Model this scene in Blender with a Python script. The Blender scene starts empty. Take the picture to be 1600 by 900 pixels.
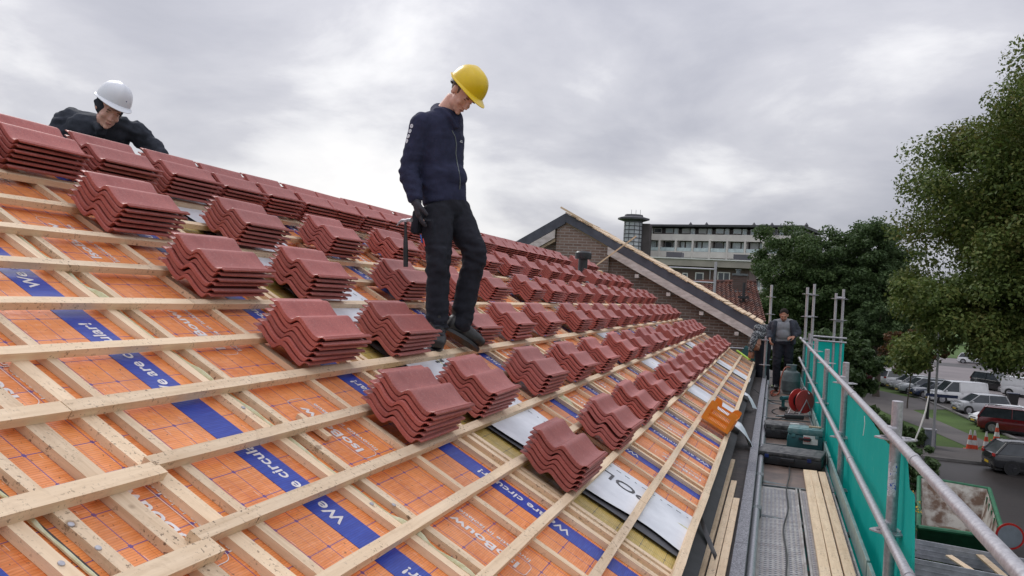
import bpy, bmesh, math, random
import numpy as np
from mathutils import Vector, Matrix, noise
random.seed(7); rng = np.random.default_rng(7)
SC = bpy.context.scene
COL = SC.collection
# ---------------------------------------------------------------- camera
F_PX = 1326.575
R_ = Vector((0.95378275, 0.29516664, 0.05634816)); U_ = Vector((-0.05277464, -0.02006572, 0.99840483)); W_ = Vector((-0.29582647, 0.95523506, 0.00356103))
cd = bpy.data.cameras.new('camera'); cam = bpy.data.objects.new('camera', cd); COL.objects.link(cam)
cd.sensor_width = 36; cd.lens = F_PX/1600*36; cd.clip_start = .05; cd.clip_end = 2000
cam.matrix_world = Matrix(((R_.x, U_.x, -W_.x, 0), (R_.y, U_.y, -W_.y, 0), (R_.z, U_.z, -W_.z, 0), (0, 0, 0, 1)))
SC.camera = cam
# ---------------------------------------------------------------- light and sky
SC.view_settings.view_transform = 'Standard'; SC.view_settings.look = 'None'; SC.view_settings.exposure = 0.0; SC.view_settings.gamma = 1
SUN_EL = math.radians(38); SUN_DIR = Vector((-.62, .55, .66)).normalized()
SUN_EL = math.asin(SUN_DIR.z); SUN_AZ = math.atan2(SUN_DIR.x, SUN_DIR.y)
sd = bpy.data.lights.new('sun', 'SUN'); sd.energy = 1.2; sd.angle = math.radians(14); sd.color = (1, .965, .92)
so = bpy.data.objects.new('sun', sd); COL.objects.link(so)
so.rotation_euler = SUN_DIR.to_track_quat('Z', 'Y').to_euler()
world = bpy.data.worlds.new('World'); SC.world = world; world.use_nodes = True
nt = world.node_tree; nt.nodes.clear()
def N(t, **k):
    n = nt.nodes.new(t)
    for a, b in k.items(): setattr(n, a, b)
    return n
L = nt.links.new
def MA(op, a, b=None, c=None, clamp=False):
    n = nt.nodes.new('ShaderNodeMath'); n.operation = op; n.use_clamp = clamp
    for i, v in enumerate((a, b, c)):
        if v is None: continue
        if isinstance(v, (int, float)): n.inputs[i].default_value = v
        else: nt.links.new(v, n.inputs[i])
    return n.outputs[0]
def MIX(f, a, b, bt='MIX'):
    n = nt.nodes.new('ShaderNodeMix'); n.data_type = 'RGBA'; n.blend_type = bt
    for i, v in ((0, f), (6, a), (7, b)):
        if isinstance(v, (int, float)): n.inputs[i].default_value = v
        elif isinstance(v, (tuple, list)): n.inputs[i].default_value = (*v[:3], 1)
        else: nt.links.new(v, n.inputs[i])
    return n.outputs[2]
def RAMP(f, stops, interp='LINEAR'):
    n = nt.nodes.new('ShaderNodeValToRGB'); n.color_ramp.interpolation = interp
    e = n.color_ramp.elements
    while len(e) < len(stops): e.new(.5)
    for x, (p, c) in zip(e, stops):
        x.position = p; x.color = (*c, 1) if len(c) == 3 else c
    nt.links.new(f, n.inputs[0]); return n.outputs[0]
sky = N('ShaderNodeTexSky', sky_type='NISHITA'); sky.sun_disc = False
sky.sun_elevation = SUN_EL; sky.sun_rotation = SUN_AZ
geo = N('ShaderNodeTexCoord'); sep = N('ShaderNodeSeparateXYZ'); L(geo.outputs['Generated'], sep.inputs[0])
X, Y, Z = sep.outputs
zc = MA('MAXIMUM', Z, 0.0)
den = MA('ADD', zc, .30)
px = MA('DIVIDE', X, den); py = MA('DIVIDE', Y, den)
cmb = N('ShaderNodeCombineXYZ'); L(px, cmb.inputs[0]); L(py, cmb.inputs[1])
def NOI(vec, scale, det=6, rough=.5, dist=0):
    n = nt.nodes.new('ShaderNodeTexNoise'); nt.links.new(vec, n.inputs['Vector']); n.inputs['Scale'].default_value = scale
    n.inputs['Detail'].default_value = det; n.inputs['Roughness'].default_value = rough; n.inputs['Distortion'].default_value = dist
    return n.outputs['Fac']
n1 = NOI(cmb.outputs[0], 1.7, 9, .55, .25); n2 = NOI(cmb.outputs[0], .8, 3, .5); 
cl = MA('ADD', MA('MULTIPLY', n1, .5), MA('MULTIPLY', n2, .5))
# the thin bright part of the cloud deck: low in the sky towards the front left
dt = N('ShaderNodeVectorMath', operation='DOT_PRODUCT'); L(geo.outputs['Generated'], dt.inputs[0]); g = Vector((-.52, .84, .08)).normalized(); dt.inputs[1].default_value = g
glow = MA('POWER', MA('MAXIMUM', dt.outputs['Value'], 0), 14.0)
lowband = MA('SUBTRACT', 1.0, MA('MULTIPLY', zc, 3.6), clamp=True)
cl2 = MA('ADD', cl, MA('MULTIPLY', MA('MULTIPLY', glow, lowband), .30))
cl2 = MA('ADD', cl2, MA('MULTIPLY', glow, .03))
cloud = RAMP(cl2, [(.41, (.405, .415, .475)), (.485, (.49, .495, .555)), (.555, (.61, .61, .66)), (.62, (.86, .855, .875)), (.71, (1.03, 1.01, 1.0))])
zen = MA('ADD', 1.0, MA('MULTIPLY', MA('POWER', zc, 1.6), 1.6))
cb = N('ShaderNodeVectorMath', operation='SCALE'); L(cloud, cb.inputs[0]); L(zen, cb.inputs['Scale'])
sk = N('ShaderNodeVectorMath', operation='SCALE'); L(sky.outputs[0], sk.inputs[0]); sk.inputs['Scale'].default_value = .08
mx = MIX(.93, sk.outputs[0], cb.outputs[0])
bg = N('ShaderNodeBackground'); L(mx, bg.inputs[0]); bg.inputs[1].default_value = 1.0
wo = N('ShaderNodeOutputWorld'); L(bg.outputs[0], wo.inputs[0])

# ---------------------------------------------------------------- placement helpers
def ray(px, py): return (W_*F_PX + R_*(px-800) - U_*(py-450)).normalized()
def onx(px, py, x): d = ray(px, py); return d*(x/d.x)
def ony(px, py, y): d = ray(px, py); return d*(y/d.y)
def onz(px, py, z): d = ray(px, py); return d*(z/d.z)
def dep(px, py, d): return W_*d + R_*((px-800)/F_PX*d) - U_*((py-450)/F_PX*d)
TH = 0.48634; G = .30
P0 = Vector((-0.3580635, 0, -1.2469634))
DS = Vector((-math.cos(TH), 0, math.sin(TH))); NS = Vector((math.sin(TH), 0, math.cos(TH)))
ROT = Matrix.Rotation(TH, 4, 'Y')
def RP(s, y, h=0): return P0 + DS*s + NS*h + Vector((0, y, 0))
GZ = -5.6; DZ = -1.65

# ---------------------------------------------------------------- materials
def newmat(name):
    global nt
    m = bpy.data.materials.new(name); m.use_nodes = True; nt = m.node_tree
    b = nt.nodes['Principled BSDF']; return m, b
def coords(scale=(1, 1, 1), kind='Object'):
    tc = nt.nodes.new('ShaderNodeTexCoord'); mp = nt.nodes.new('ShaderNodeMapping'); mp.inputs['Scale'].default_value = scale
    nt.links.new(tc.outputs[kind], mp.inputs[0]); return mp.outputs[0]
def BUMP(b, h, strength=.3, dist=.01):
    n = nt.nodes.new('ShaderNodeBump'); n.inputs['Strength'].default_value = strength; n.inputs['Distance'].default_value = dist
    nt.links.new(h, n.inputs['Height']); nt.links.new(n.outputs[0], b.inputs['Normal'])
def SETC(b, c): 
    if isinstance(c, (tuple, list)): b.inputs['Base Color'].default_value = (*c[:3], 1)
    else: nt.links.new(c, b.inputs['Base Color'])
def SEP(v):
    n = nt.nodes.new('ShaderNodeSeparateXYZ'); nt.links.new(v, n.inputs[0]); return n.outputs
def CMB(x, y, z=0.0):
    n = nt.nodes.new('ShaderNodeCombineXYZ')
    for i, v in enumerate((x, y, z)):
        if isinstance(v, (int, float)): n.inputs[i].default_value = v
        else: nt.links.new(v, n.inputs[i])
    return n.outputs[0]
def OBJRND():
    return nt.nodes.new('ShaderNodeObjectInfo').outputs['Random']
def mat(name, c1, c2=None, scale=8, rough=.6, metal=0, bump=.15, bscale=60, stretch=(1, 1, 1), spec=.5, rr=.12, lo=.35, hi=.65, coat=0, rnd=0.0):
    m, b = newmat(name)
    v = coords(stretch)
    c2 = c2 or tuple(x*.75 for x in c1)
    f = NOI(v, scale, 6, .6); f = RAMP(f, [(lo, (0, 0, 0)), (hi, (1, 1, 1))])
    col = MIX(f, c1, c2)
    if rnd:
        k = MA('ADD', 1-rnd, MA('MULTIPLY', OBJRND(), 2*rnd)); s = nt.nodes.new('ShaderNodeVectorMath'); s.operation = 'SCALE'
        nt.links.new(col, s.inputs[0]); nt.links.new(k, s.inputs['Scale']); col = s.outputs[0]
    SETC(b, col)
    b.inputs['Metallic'].default_value = metal; b.inputs['Specular IOR Level'].default_value = spec
    nt.links.new(MA('ADD', rough-rr/2, MA('MULTIPLY', NOI(v, scale*2.3, 3), rr*1.0)), b.inputs['Roughness'])
    if bump: BUMP(b, NOI(v, bscale, 5, .6), bump, .004)
    if coat: b.inputs['Coat Weight'].default_value = coat
    return m
M = {}
def wood(name, stretch, base=(.80, .62, .43), dark=(.64, .47, .305)):
    m, b = newmat(name)
    v = coords(stretch)
    grain = NOI(v, 1.0, 8, .65, .4)
    col = MIX(RAMP(grain, [(.35, (0, 0, 0)), (.62, (1, 1, 1))]), base, dark)
    w = coords((1, 1, 1))
    blot = NOI(w, 2.2, 4, .6)
    col = MIX(MA('MULTIPLY', RAMP(blot, [(.45, (0, 0, 0)), (.7, (1, 1, 1))]), .4), col, (.80, .66, .50))
    # knots, saw-dust and dirt flecks
    sp = NOI(w, 70, 3, .7); reg = NOI(w, 5, 3, .6)
    fl = MA('MULTIPLY', RAMP(sp, [(.585, (0, 0, 0)), (.63, (1, 1, 1))]), RAMP(reg, [(.42, (0, 0, 0)), (.58, (1, 1, 1))]))
    col = MIX(MA('MULTIPLY', fl, .85), col, (.085, .05, .032))
    vo = nt.nodes.new('ShaderNodeTexVoronoi'); nt.links.new(w, vo.inputs['Vector']); vo.inputs['Scale'].default_value = 4.2
    kn = RAMP(vo.outputs['Distance'], [(.045, (1, 1, 1)), (.075, (0, 0, 0))]); col = MIX(MA('MULTIPLY', kn, .7), col, (.16, .085, .045))
    stn = RAMP(NOI(w, 9, 5, .7, 1.0), [(.56, (0, 0, 0)), (.66, (1, 1, 1))]); col = MIX(MA('MULTIPLY', stn, .24), col, (.36, .24, .14))
    col = MIX(OBJRND(), col, MIX(.3, col, (.78, .60, .40)))
    k = MA('ADD', .90, MA('MULTIPLY', OBJRND(), .20)); s = nt.nodes.new('ShaderNodeVectorMath'); s.operation = 'SCALE'
    nt.links.new(col, s.inputs[0]); nt.links.new(k, s.inputs['Scale'])
    SETC(b, s.outputs[0]); b.inputs['Roughness'].default_value = .72
    BUMP(b, MA('ADD', grain, MA('MULTIPLY', sp, .4)), .35, .003)
    return m
M['wood_y'] = wood('wood_along_eaves', (45, 2.5, 45)); M['wood_x'] = wood('wood_down_slope', (2.5, 45, 45))
M['wood_old'] = wood('weathered_wood', (30, 2, 30), (.50, .38, .25), (.33, .24, .15))
def membrane(name, base, dark, lines=(.045, .04, .26)):
    m, b = newmat(name)
    v = coords(); x, y, z = SEP(v)
    def line(c, per, w, off=0.):
        t = MA('FRACT', MA('DIVIDE', MA('ADD', c, off), per)); d = MA('ABSOLUTE', MA('SUBTRACT', t, .5))
        return MA('LESS_THAN', d, w/per/2)
    gx = line(x, .135, .0030); gy = line(y, .118, .0032, .02)
    gx2 = line(x, .135, .012); gy2 = line(y, .118, .012, .02)
    thin = line(y, .118, .0014, .079)
    rib = MA('FRACT', MA('MULTIPLY', x, 118)); ribt = MA('ABSOLUTE', MA('SUBTRACT', rib, .5))
    f = NOI(CMB(MA('MULTIPLY', x, 90), MA('MULTIPLY', y, 9)), 1.0, 4, .6)
    big = NOI(v, 3.2, 4, .6)
    col = MIX(RAMP(big, [(.40, (0, 0, 0)), (.72, (1, 1, 1))]), base, dark)
    col = MIX(MA('MULTIPLY', RAMP(f, [(.46, (0, 0, 0)), (.68, (1, 1, 1))]), .55), col, tuple(min(1, k*1.0+.10) for k in base))
    col = MIX(MA('MULTIPLY', MA('GREATER_THAN', ribt, .38), .30), col, tuple(k*.42 for k in dark))
    # fine printed dashes
    w = nt.nodes.new('ShaderNodeTexBrick'); nt.links.new(CMB(MA('MULTIPLY', x, 6.0), MA('MULTIPLY', y, 22.0)), w.inputs['Vector'])
    red = MA('MULTIPLY', line(y, .0262, .0013), RAMP(NOI(CMB(MA('MULTIPLY', x, 14), MA('MULTIPLY', y, 38)), 1.0, 1), [(.56, (0, 0, 0)), (.60, (1, 1, 1))]))
    col = MIX(MA('MULTIPLY', red, .6), col, (.40, .05, .03))
    wht = MA('MULTIPLY', line(y, .019, .0016), RAMP(NOI(CMB(MA('MULTIPLY', x, 16), MA('MULTIPLY', y, 46), 3.0), 1.0, 1), [(.66, (0, 0, 0)), (.68, (1, 1, 1))]))
    col = MIX(MA('MULTIPLY', wht, .8), col, (.8, .76, .72))
    al = MA('MAXIMUM', gx, gy); al = MA('MAXIMUM', al, MA('MULTIPLY', gx2, gy2)); al = MA('MAXIMUM', al, MA('MULTIPLY', thin, .6))
    al = MA('MULTIPLY', al, .9)
    col = MIX(al, col, lines)
    spk = RAMP(NOI(v, 70, 2), [(.68, (0, 0, 0)), (.71, (1, 1, 1))]); col = MIX(MA('MULTIPLY', spk, .7), col, (.10, .05, .03))
    dust = MA('MULTIPLY', RAMP(NOI(v, 120, 3, .7), [(.60, (0, 0, 0)), (.66, (1, 1, 1))]), RAMP(NOI(v, 2.6, 3), [(.50, (0, 0, 0)), (.64, (1, 1, 1))])); col = MIX(MA('MULTIPLY', dust, .55), col, (.72, .58, .42))
    wet = RAMP(NOI(v, 1.7, 5, .65, .8), [(.55, (0, 0, 0)), (.63, (1, 1, 1))]); col = MIX(MA('MULTIPLY', wet, .26), col, tuple(k*.55 for k in dark))
    SETC(b, col); b.inputs['Specular IOR Level'].default_value = .5
    nt.links.new(MA('ADD', .26, MA('MULTIPLY', big, .35)), b.inputs['Roughness'])
    BUMP(b, MA('ADD', MA('ADD', MA('MULTIPLY', ribt, .9), MA('MULTIPLY', f, .7)), MA('MULTIPLY', NOI(v, 7, 3, .5, .6), 9)), .4, .002)
    return m
M['membrane'] = membrane('orange_membrane', (.88, .315, .092), (.64, .175, .038))
M['yellow_ins'] = membrane('yellow_insulation', (.60, .44, .12), (.42, .30, .07), (.10, .09, .07))
def bluem():
    m, b = newmat('blue_print'); v = coords(); x, y, z = SEP(v)
    rib = MA('ABSOLUTE', MA('SUBTRACT', MA('FRACT', MA('MULTIPLY', x, 118)), .5)); f = NOI(CMB(MA('MULTIPLY', x, 90), MA('MULTIPLY', y, 9)), 1.0, 4, .6)
    col = MIX(RAMP(f, [(.4, (0, 0, 0)), (.7, (1, 1, 1))]), (.014, .042, .32), (.026, .075, .44)); col = MIX(MA('MULTIPLY', MA('GREATER_THAN', rib, .36), .4), col, (.02, .025, .2))
    SETC(b, col); b.inputs['Roughness'].default_value = .42; BUMP(b, rib, .4, .002); return m
M['blue'] = bluem()
M['print_white'] = mat('white_print', (.80, .78, .78), (.66, .62, .60), 30, .5, bump=0)
M['foil_white'] = mat('white_foil', (.74, .76, .80), (.60, .62, .66), 5, .45, bump=.5, bscale=9)
M['foil_grey'] = mat('dark_grey_foil', (.075, .075, .085), (.045, .045, .05), 6, .5)
M['foam'] = mat('pale_green_foam', (.66, .67, .47), (.50, .48, .26), 25, .8, bump=.9, bscale=60)
M['black_tape'] = mat('black_sealing_tape', (.025, .026, .03), (.05, .05, .055), 20, .45)
def tilem():
    m, b = newmat('red_concrete_tile'); v = coords()
    big = NOI(v, 6, 5, .6); fine = NOI(v, 210, 3, .7); r = OBJRND()
    col = MIX(RAMP(big, [(.35, (0, 0, 0)), (.65, (1, 1, 1))]), (.47, .125, .102), (.36, .088, .074))
    col = MIX(MA('MULTIPLY', RAMP(fine, [(.38, (1, 1, 1)), (.55, (0, 0, 0))]), .55), col, (.17, .038, .034))
    k = MA('ADD', .83, MA('MULTIPLY', r, .32)); s = nt.nodes.new('ShaderNodeVectorMath'); s.operation = 'SCALE'; nt.links.new(col, s.inputs[0]); nt.links.new(k, s.inputs['Scale'])
    # pale scuffs
    sc = MA('MULTIPLY', RAMP(NOI(v, 22, 6, .75, 1.5), [(.56, (0, 0, 0)), (.68, (1, 1, 1))]), .38)
    col = MIX(sc, s.outputs[0], (.55, .30, .28))
    SETC(b, col)
    nt.links.new(MA('ADD', .38, MA('MULTIPLY', big, .24)), b.inputs['Roughness']); b.inputs['Specular IOR Level'].default_value = .62
    BUMP(b, MA('ADD', fine, MA('MULTIPLY', big, 2)), .30, .0015); return m
M['tile'] = tilem()
M['galv'] = mat('galvanised_steel', (.52, .515, .54), (.36, .35, .375), 46, .42, .55, .25, 60, rr=.2)
M['galv_dark'] = mat('old_galvanised_steel', (.20, .23, .23), (.12, .13, .14), 18, .5, .5, .2, 40)
M['toe'] = mat('galvanised_toe_board', (.30, .42, .41), (.22, .30, .30), 10, .45, .4, .15, 30)
M['plate'] = mat('perforated_steel_plank', (.46, .445, .43), (.28, .25, .235), 9, .55, .35, .3, 50)
M['ply'] = mat('muddy_plywood', (.17, .115, .09), (.085, .06, .05), 5, .5, bump=.5, bscale=20)
M['granular'] = mat('grey_granular_edging', (.32, .32, .35), (.08, .08, .095), 110, .85, bump=.8, bscale=160)
M['bitumen'] = mat('wet_bitumen', (.018, .016, .016), (.050, .038, .033), 11, .7, bump=.5, bscale=30)
M['lead'] = mat('dark_flashing', (.022, .023, .026), (.014, .014, .015), 8, .7)
M['black_plastic'] = mat('black_plastic', (.018, .019, .022), (.03, .03, .034), 12, .42, bump=.2, bscale=150)
M['black_dusty'] = mat('dusty_black_plastic', (.035, .036, .04), (.16, .155, .15), 16, .6, bump=.2, lo=.4, hi=.75)
M['teal_plastic'] = mat('dark_teal_plastic', (.012, .075, .085), (.02, .10, .11), 9, .4)
M['teal_lid'] = mat('dusty_teal_plastic', (.05, .17, .18), (.16, .24, .24), 14, .5)
M['orange_plastic'] = mat('orange_plastic', (.80, .26, .02), (.66, .19, .014), 8, .38, bump=.05)
M['red_plastic'] = mat('red_plastic', (.60, .055, .05), (.45, .04, .04), 8, .4)
M['cable'] = mat('black_cable', (.02, .02, .022), None, 8, .5, bump=0)
M['hose'] = mat('red_gas_hose', (.32, .07, .035), None, 8, .5, bump=0)
M['gas'] = mat('grey_green_gas_bottle', (.115, .15, .155), (.08, .10, .105), 12, .5, bump=.2)
M['white_plastic'] = mat('white_plastic', (.78, .78, .76), (.66, .66, .64), 12, .45, bump=0)
M['glass'] = mat('dark_window_glass', (.03, .038, .045), (.05, .06, .07), 3, .12, bump=0, spec=.8, rr=.02)
M['glass_pale'] = mat('reflecting_window_glass', (.62, .72, .74), (.42, .50, .53), 1.5, .15, bump=0, spec=.8, rr=.02)
M['skin'] = mat('skin', (.72, .42, .33), (.66, .34, .26), 25, .5, bump=.15, bscale=200)
M['skin_tan'] = mat('tanned_skin', (.42, .21, .14), (.34, .16, .105), 25, .5, bump=.15, bscale=200)
def cloth(name, c, k=.7): return mat(name, c, tuple(x*k for x in c), 22, .85, bump=.5, bscale=90, spec=.25)
M['navy'] = cloth('navy_fleece', (.032, .036, .078)); M['black_cloth'] = cloth('black_work_trousers', (.019, .020, .029)); M['dark_jacket'] = cloth('dark_blue_jacket', (.040, .046, .062))
M['grey_shirt'] = cloth('grey_shirt', (.22, .23, .25), .85); M['glove'] = cloth('grey_glove', (.06, .058, .07)); M['boot'] = mat('black_leather', (.016, .016, .018), (.03, .028, .028), 30, .5)
M['hair'] = mat('dark_hair', (.012, .009, .007), (.02, .014, .011), 80, .85, bump=.6, bscale=200, spec=.2); M['hair_fair'] = mat('short_brown_hair', (.16, .09, .055), (.10, .06, .04), 80, .7, bump=.6, bscale=250)
M['yellow_shell'] = mat('yellow_helmet_shell', (.80, .56, .010), (.72, .48, .008), 6, .32, bump=.03, rr=.08)
M['white_shell'] = mat('white_helmet_shell', (.74, .76, .80), (.68, .70, .75), 6, .35, bump=.03, rr=.08)
M['eye'] = mat('eye', (.05, .035, .03), None, 5, .2, bump=0); M['lip'] = mat('lip', (.48, .18, .15), None, 5, .5, bump=0)
M['plastic_blue'] = mat('blue_plastic', (.03, .12, .5), None, 5, .4, bump=0)
def brick(name, c1, c2, mortar, sc=1.0, bw=.22, rh=.065):
    m, b = newmat(name); x, y, z = SEP(coords())
    v = CMB(MA('ADD', x, MA('MULTIPLY', y, 1.0)), z)
    t = nt.nodes.new('ShaderNodeTexBrick'); nt.links.new(v, t.inputs['Vector'])
    t.inputs['Scale'].default_value = 1; t.inputs['Brick Width'].default_value = bw*sc; t.inputs['Row Height'].default_value = rh*sc; t.inputs['Mortar Size'].default_value = .009*sc
    t.inputs['Mortar Smooth'].default_value = .1; t.inputs['Bias'].default_value = 0
    t.inputs['Color1'].default_value = (*c1, 1); t.inputs['Color2'].default_value = (*c2, 1); t.inputs['Mortar'].default_value = (*mortar, 1)
    n = NOI(coords(), 3, 5, .6); col = MIX(MA('MULTIPLY', n, .45), t.outputs['Color'], (.10, .07, .06))
    SETC(b, col); b.inputs['Roughness'].default_value = .85; BUMP(b, MA('ADD', MA('MULTIPLY', t.outputs['Fac'], -1), MA('MULTIPLY', NOI(coords(), 60), .4)), .6, .008); return m
M['brick'] = brick('brown_brick', (.20, .125, .095), (.30, .205, .16), (.40, .35, .32), 1.0, .22, .068)
M['brick_red'] = brick('red_brown_brick', (.13, .075, .06), (.165, .10, .08), (.15, .13, .12), 1.6)
M['brick_far'] = brick('far_brick', (.10, .065, .055), (.13, .085, .075), (.12, .10, .09), 1.6)

# ---------------------------------------------------------------- mesh builder
class MB:
    def __init__(s): s.v = []; s.f = []; s.mi = []
    def add(s, vs, fs, mi=0):
        o = len(s.v); s.v += [tuple(x) for x in vs]; s.f += [tuple(i+o for i in f) for f in fs]; s.mi += [mi]*len(fs); return s
    def box(s, c, d, mi=0, rot=None, bev=0):
        x, y, z = d[0]/2, d[1]/2, d[2]/2
        c = Vector(c)
        if bev <= 0:
            vs = [Vector((a, b, e)) for a in (-x, x) for b in (-y, y) for e in (-z, z)]
            fs = [(0, 1, 3, 2), (4, 6, 7, 5), (0, 4, 5, 1), (2, 3, 7, 6), (0, 2, 6, 4), (1, 5, 7, 3)]
        else:
            bm = bmesh.new(); bmesh.ops.create_cube(bm, size=1)
            for v in bm.verts: v.co = Vector((v.co.x*2*x, v.co.y*2*y, v.co.z*2*z))
            bmesh.ops.bevel(bm, geom=list(bm.edges), offset=bev, segments=2, affect='EDGES', profile=.6)
            vs = [v.co.copy() for v in bm.verts]; bm.verts.index_update(); fs = [tuple(v.index for v in f.verts) for f in bm.faces]; bm.free()
        if rot is not None: vs = [rot @ v for v in vs]
        return s.add([v+c for v in vs], fs, mi)
    def tube(s, pts, r, n=10, mi=0, cap=True):
        pts = [Vector(p) for p in pts]; rs = r if isinstance(r, (list, tuple)) else [r]*len(pts)
        rings = []; up = None
        for i, p in enumerate(pts):
            t = (pts[min(i+1, len(pts)-1)]-pts[max(i-1, 0)]).normalized()
            if up is None:
                up = Vector((0, 0, 1)) if abs(t.z) < .9 else Vector((1, 0, 0))
            a = t.cross(up).normalized(); b = a.cross(t).normalized(); up = b
            rings.append([p + (a*math.cos(k*2*math.pi/n)+b*math.sin(k*2*math.pi/n))*rs[i] for k in range(n)])
        vs = [v for r_ in rings for v in r_]; fs = []
        for i in range(len(rings)-1):
            for k in range(n):
                a0 = i*n+k; a1 = i*n+(k+1) % n; fs.append((a0, a1, a1+n, a0+n))
        if cap: fs.append(tuple(range(n-1, -1, -1))); fs.append(tuple((len(rings)-1)*n+k for k in range(n)))
        return s.add(vs, fs, mi)
    def lathe(s, prof, c=(0, 0, 0), n=24, mi=0, rot=None, sx=1, sy=1):
        c = Vector(c); vs = []; fs = []
        for r_, z in prof:
            for k in range(n):
                v = Vector((r_*math.cos(k*2*math.pi/n)*sx, r_*math.sin(k*2*math.pi/n)*sy, z))
                vs.append((rot @ v if rot is not None else v)+c)
        for i in range(len(prof)-1):
            for k in range(n):
                a0 = i*n+k; a1 = i*n+(k+1) % n; fs.append((a0, a1, a1+n, a0+n))
        fs.append(tuple(range(n-1, -1, -1))); fs.append(tuple((len(prof)-1)*n+k for k in range(n)))
        return s.add(vs, fs, mi)
    def prism(s, poly, ext, mi=0):
        ext = Vector(ext); p = [Vector(q) for q in poly]; n = len(p)
        return s.add(p+[q+ext for q in p], [tuple(range(n-1, -1, -1)), tuple(range(n, 2*n))]+[(i, (i+1) % n, (i+1) % n+n, i+n) for i in range(n)], mi)
    def quad(s, a, b, c, d, mi=0): return s.add([a, b, c, d], [(0, 1, 2, 3)], mi)
    def ell(s, c, r, rot=None, n=14, mi=0):
        prof = [(math.sin(math.pi*i/(n)), -math.cos(math.pi*i/n)) for i in range(n+1)]; prof[0] = (.02, -1); prof[-1] = (.02, 1)
        vs = []; fs = []; m = n*2; c = Vector(c)
        for a, z in prof:
            for k in range(m):
                v = Vector((a*math.cos(k*2*math.pi/m)*r[0], a*math.sin(k*2*math.pi/m)*r[1], z*r[2])); vs.append((rot @ v if rot is not None else v)+c)
        for i in range(n):
            for k in range(m):
                a0 = i*m+k; a1 = i*m+(k+1) % m; fs.append((a0, a1, a1+m, a0+m))
        fs.append(tuple(range(m-1, -1, -1))); fs.append(tuple(n*m+k for k in range(m)))
        return s.add(vs, fs, mi)
    def mesh(s, name, mats, smooth=False):
        me = bpy.data.meshes.new(name); me.from_pydata(s.v, [], s.f)
        for m in (mats if isinstance(mats, (list, tuple)) else [mats]): me.materials.append(m)
        if len(set(s.mi)) > 1: me.polygons.foreach_set('material_index', s.mi)
        if smooth: me.polygons.foreach_set('use_smooth', [True]*len(me.polygons))
        bm = bmesh.new(); bm.from_mesh(me); bmesh.ops.recalc_face_normals(bm, faces=bm.faces); bm.to_mesh(me); bm.free()
        if smooth:
            try: me.set_sharp_from_angle(angle=math.radians(38))
            except Exception: pass
        me.update(); return me
    def build(s, name, mats, parent=None, smooth=False, loc=None, mw=None):
        """vertices are in world space unless loc / mw gives the frame"""
        me = s.mesh(name, mats, smooth); return place(name, me, parent, loc, mw)
def place(name, me, parent=None, loc=None, mw=None):
    o = bpy.data.objects.new(name, me); COL.objects.link(o)
    m = Matrix(mw) if mw is not None else (Matrix.Translation(loc) if loc is not None else Matrix.Identity(4))
    if parent is not None:
        o.parent = parent; o.matrix_basis = wm(parent).inverted() @ m
    else: o.matrix_basis = m
    return o
def wm(o):
    return (wm(o.parent) @ o.matrix_basis) if o.parent else o.matrix_basis.copy()
def tag(o, label=None, cat=None, group=None, kind=None):
    if label: o['label'] = label
    if cat: o['category'] = cat
    if group: o['group'] = group
    if kind: o['kind'] = kind
    return o
def thing(name, label, cat, loc=(0, 0, 0), rz=0, group=None, mw=None):
    o = bpy.data.objects.new(name, None); COL.objects.link(o); o.empty_display_size = .1
    o.matrix_basis = Matrix(mw) if mw is not None else Matrix.Translation(loc) @ Matrix.Rotation(rz, 4, 'Z')
    return tag(o, label, cat, group)
def recenter(o):
    """move a top-level mesh's origin to the bottom centre of its box"""
    me = o.data; co = np.empty(len(me.vertices)*3); me.vertices.foreach_get('co', co); co = co.reshape(-1, 3)
    c = Vector(((co[:, 0].min()+co[:, 0].max())/2, (co[:, 1].min()+co[:, 1].max())/2, co[:, 2].min()))
    me.transform(Matrix.Translation(-c)); o.matrix_basis = o.matrix_basis @ Matrix.Translation(c); return o
TXT = {}
def text_mesh(body, size, bold=0.0, ext=0.0006):
    cu = bpy.data.curves.new('lettering', 'FONT'); cu.body = body; cu.size = size; cu.offset = bold; cu.extrude = ext; cu.resolution_u = 3
    o = bpy.data.objects.new('tmp', cu); COL.objects.link(o)
    dg = bpy.context.evaluated_depsgraph_get(); me = bpy.data.meshes.new_from_object(o.evaluated_get(dg))
    vs = [v.co.copy() for v in me.vertices]; fs = [tuple(p.vertices) for p in me.polygons]
    bpy.data.objects.remove(o); bpy.data.curves.remove(cu); bpy.data.meshes.remove(me)
    return vs, fs
# ================================================================ the house whose roof is being tiled
Y0R, Y1R = -.55, 19.25; SMAX = 13.65*G
house = thing('terraced_house', 'brick house whose half built roof shows orange insulation panels and timber battens', 'house', (-4, 9, GZ))
b = MB(); b.box((-4.0, 9.35, (GZ-1.75)/2), (7.0, 19.6, -1.75-GZ)); b.build('wall', M['brick_red'], house)
ridge = RP(SMAX, 0, -.06)
b = MB(); zr = ridge.z-.1
b.prism([(-7.45, Y0R+.05, -1.75), (-.52, Y0R+.05, -1.75), (-.52, Y0R+.05, -1.52), (ridge.x, Y0R+.05, zr-.1), (-7.45, Y0R+.05, -1.52)], (0, .2, 0)); b.build('gable_wall', M['brick_red'], house)
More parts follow.
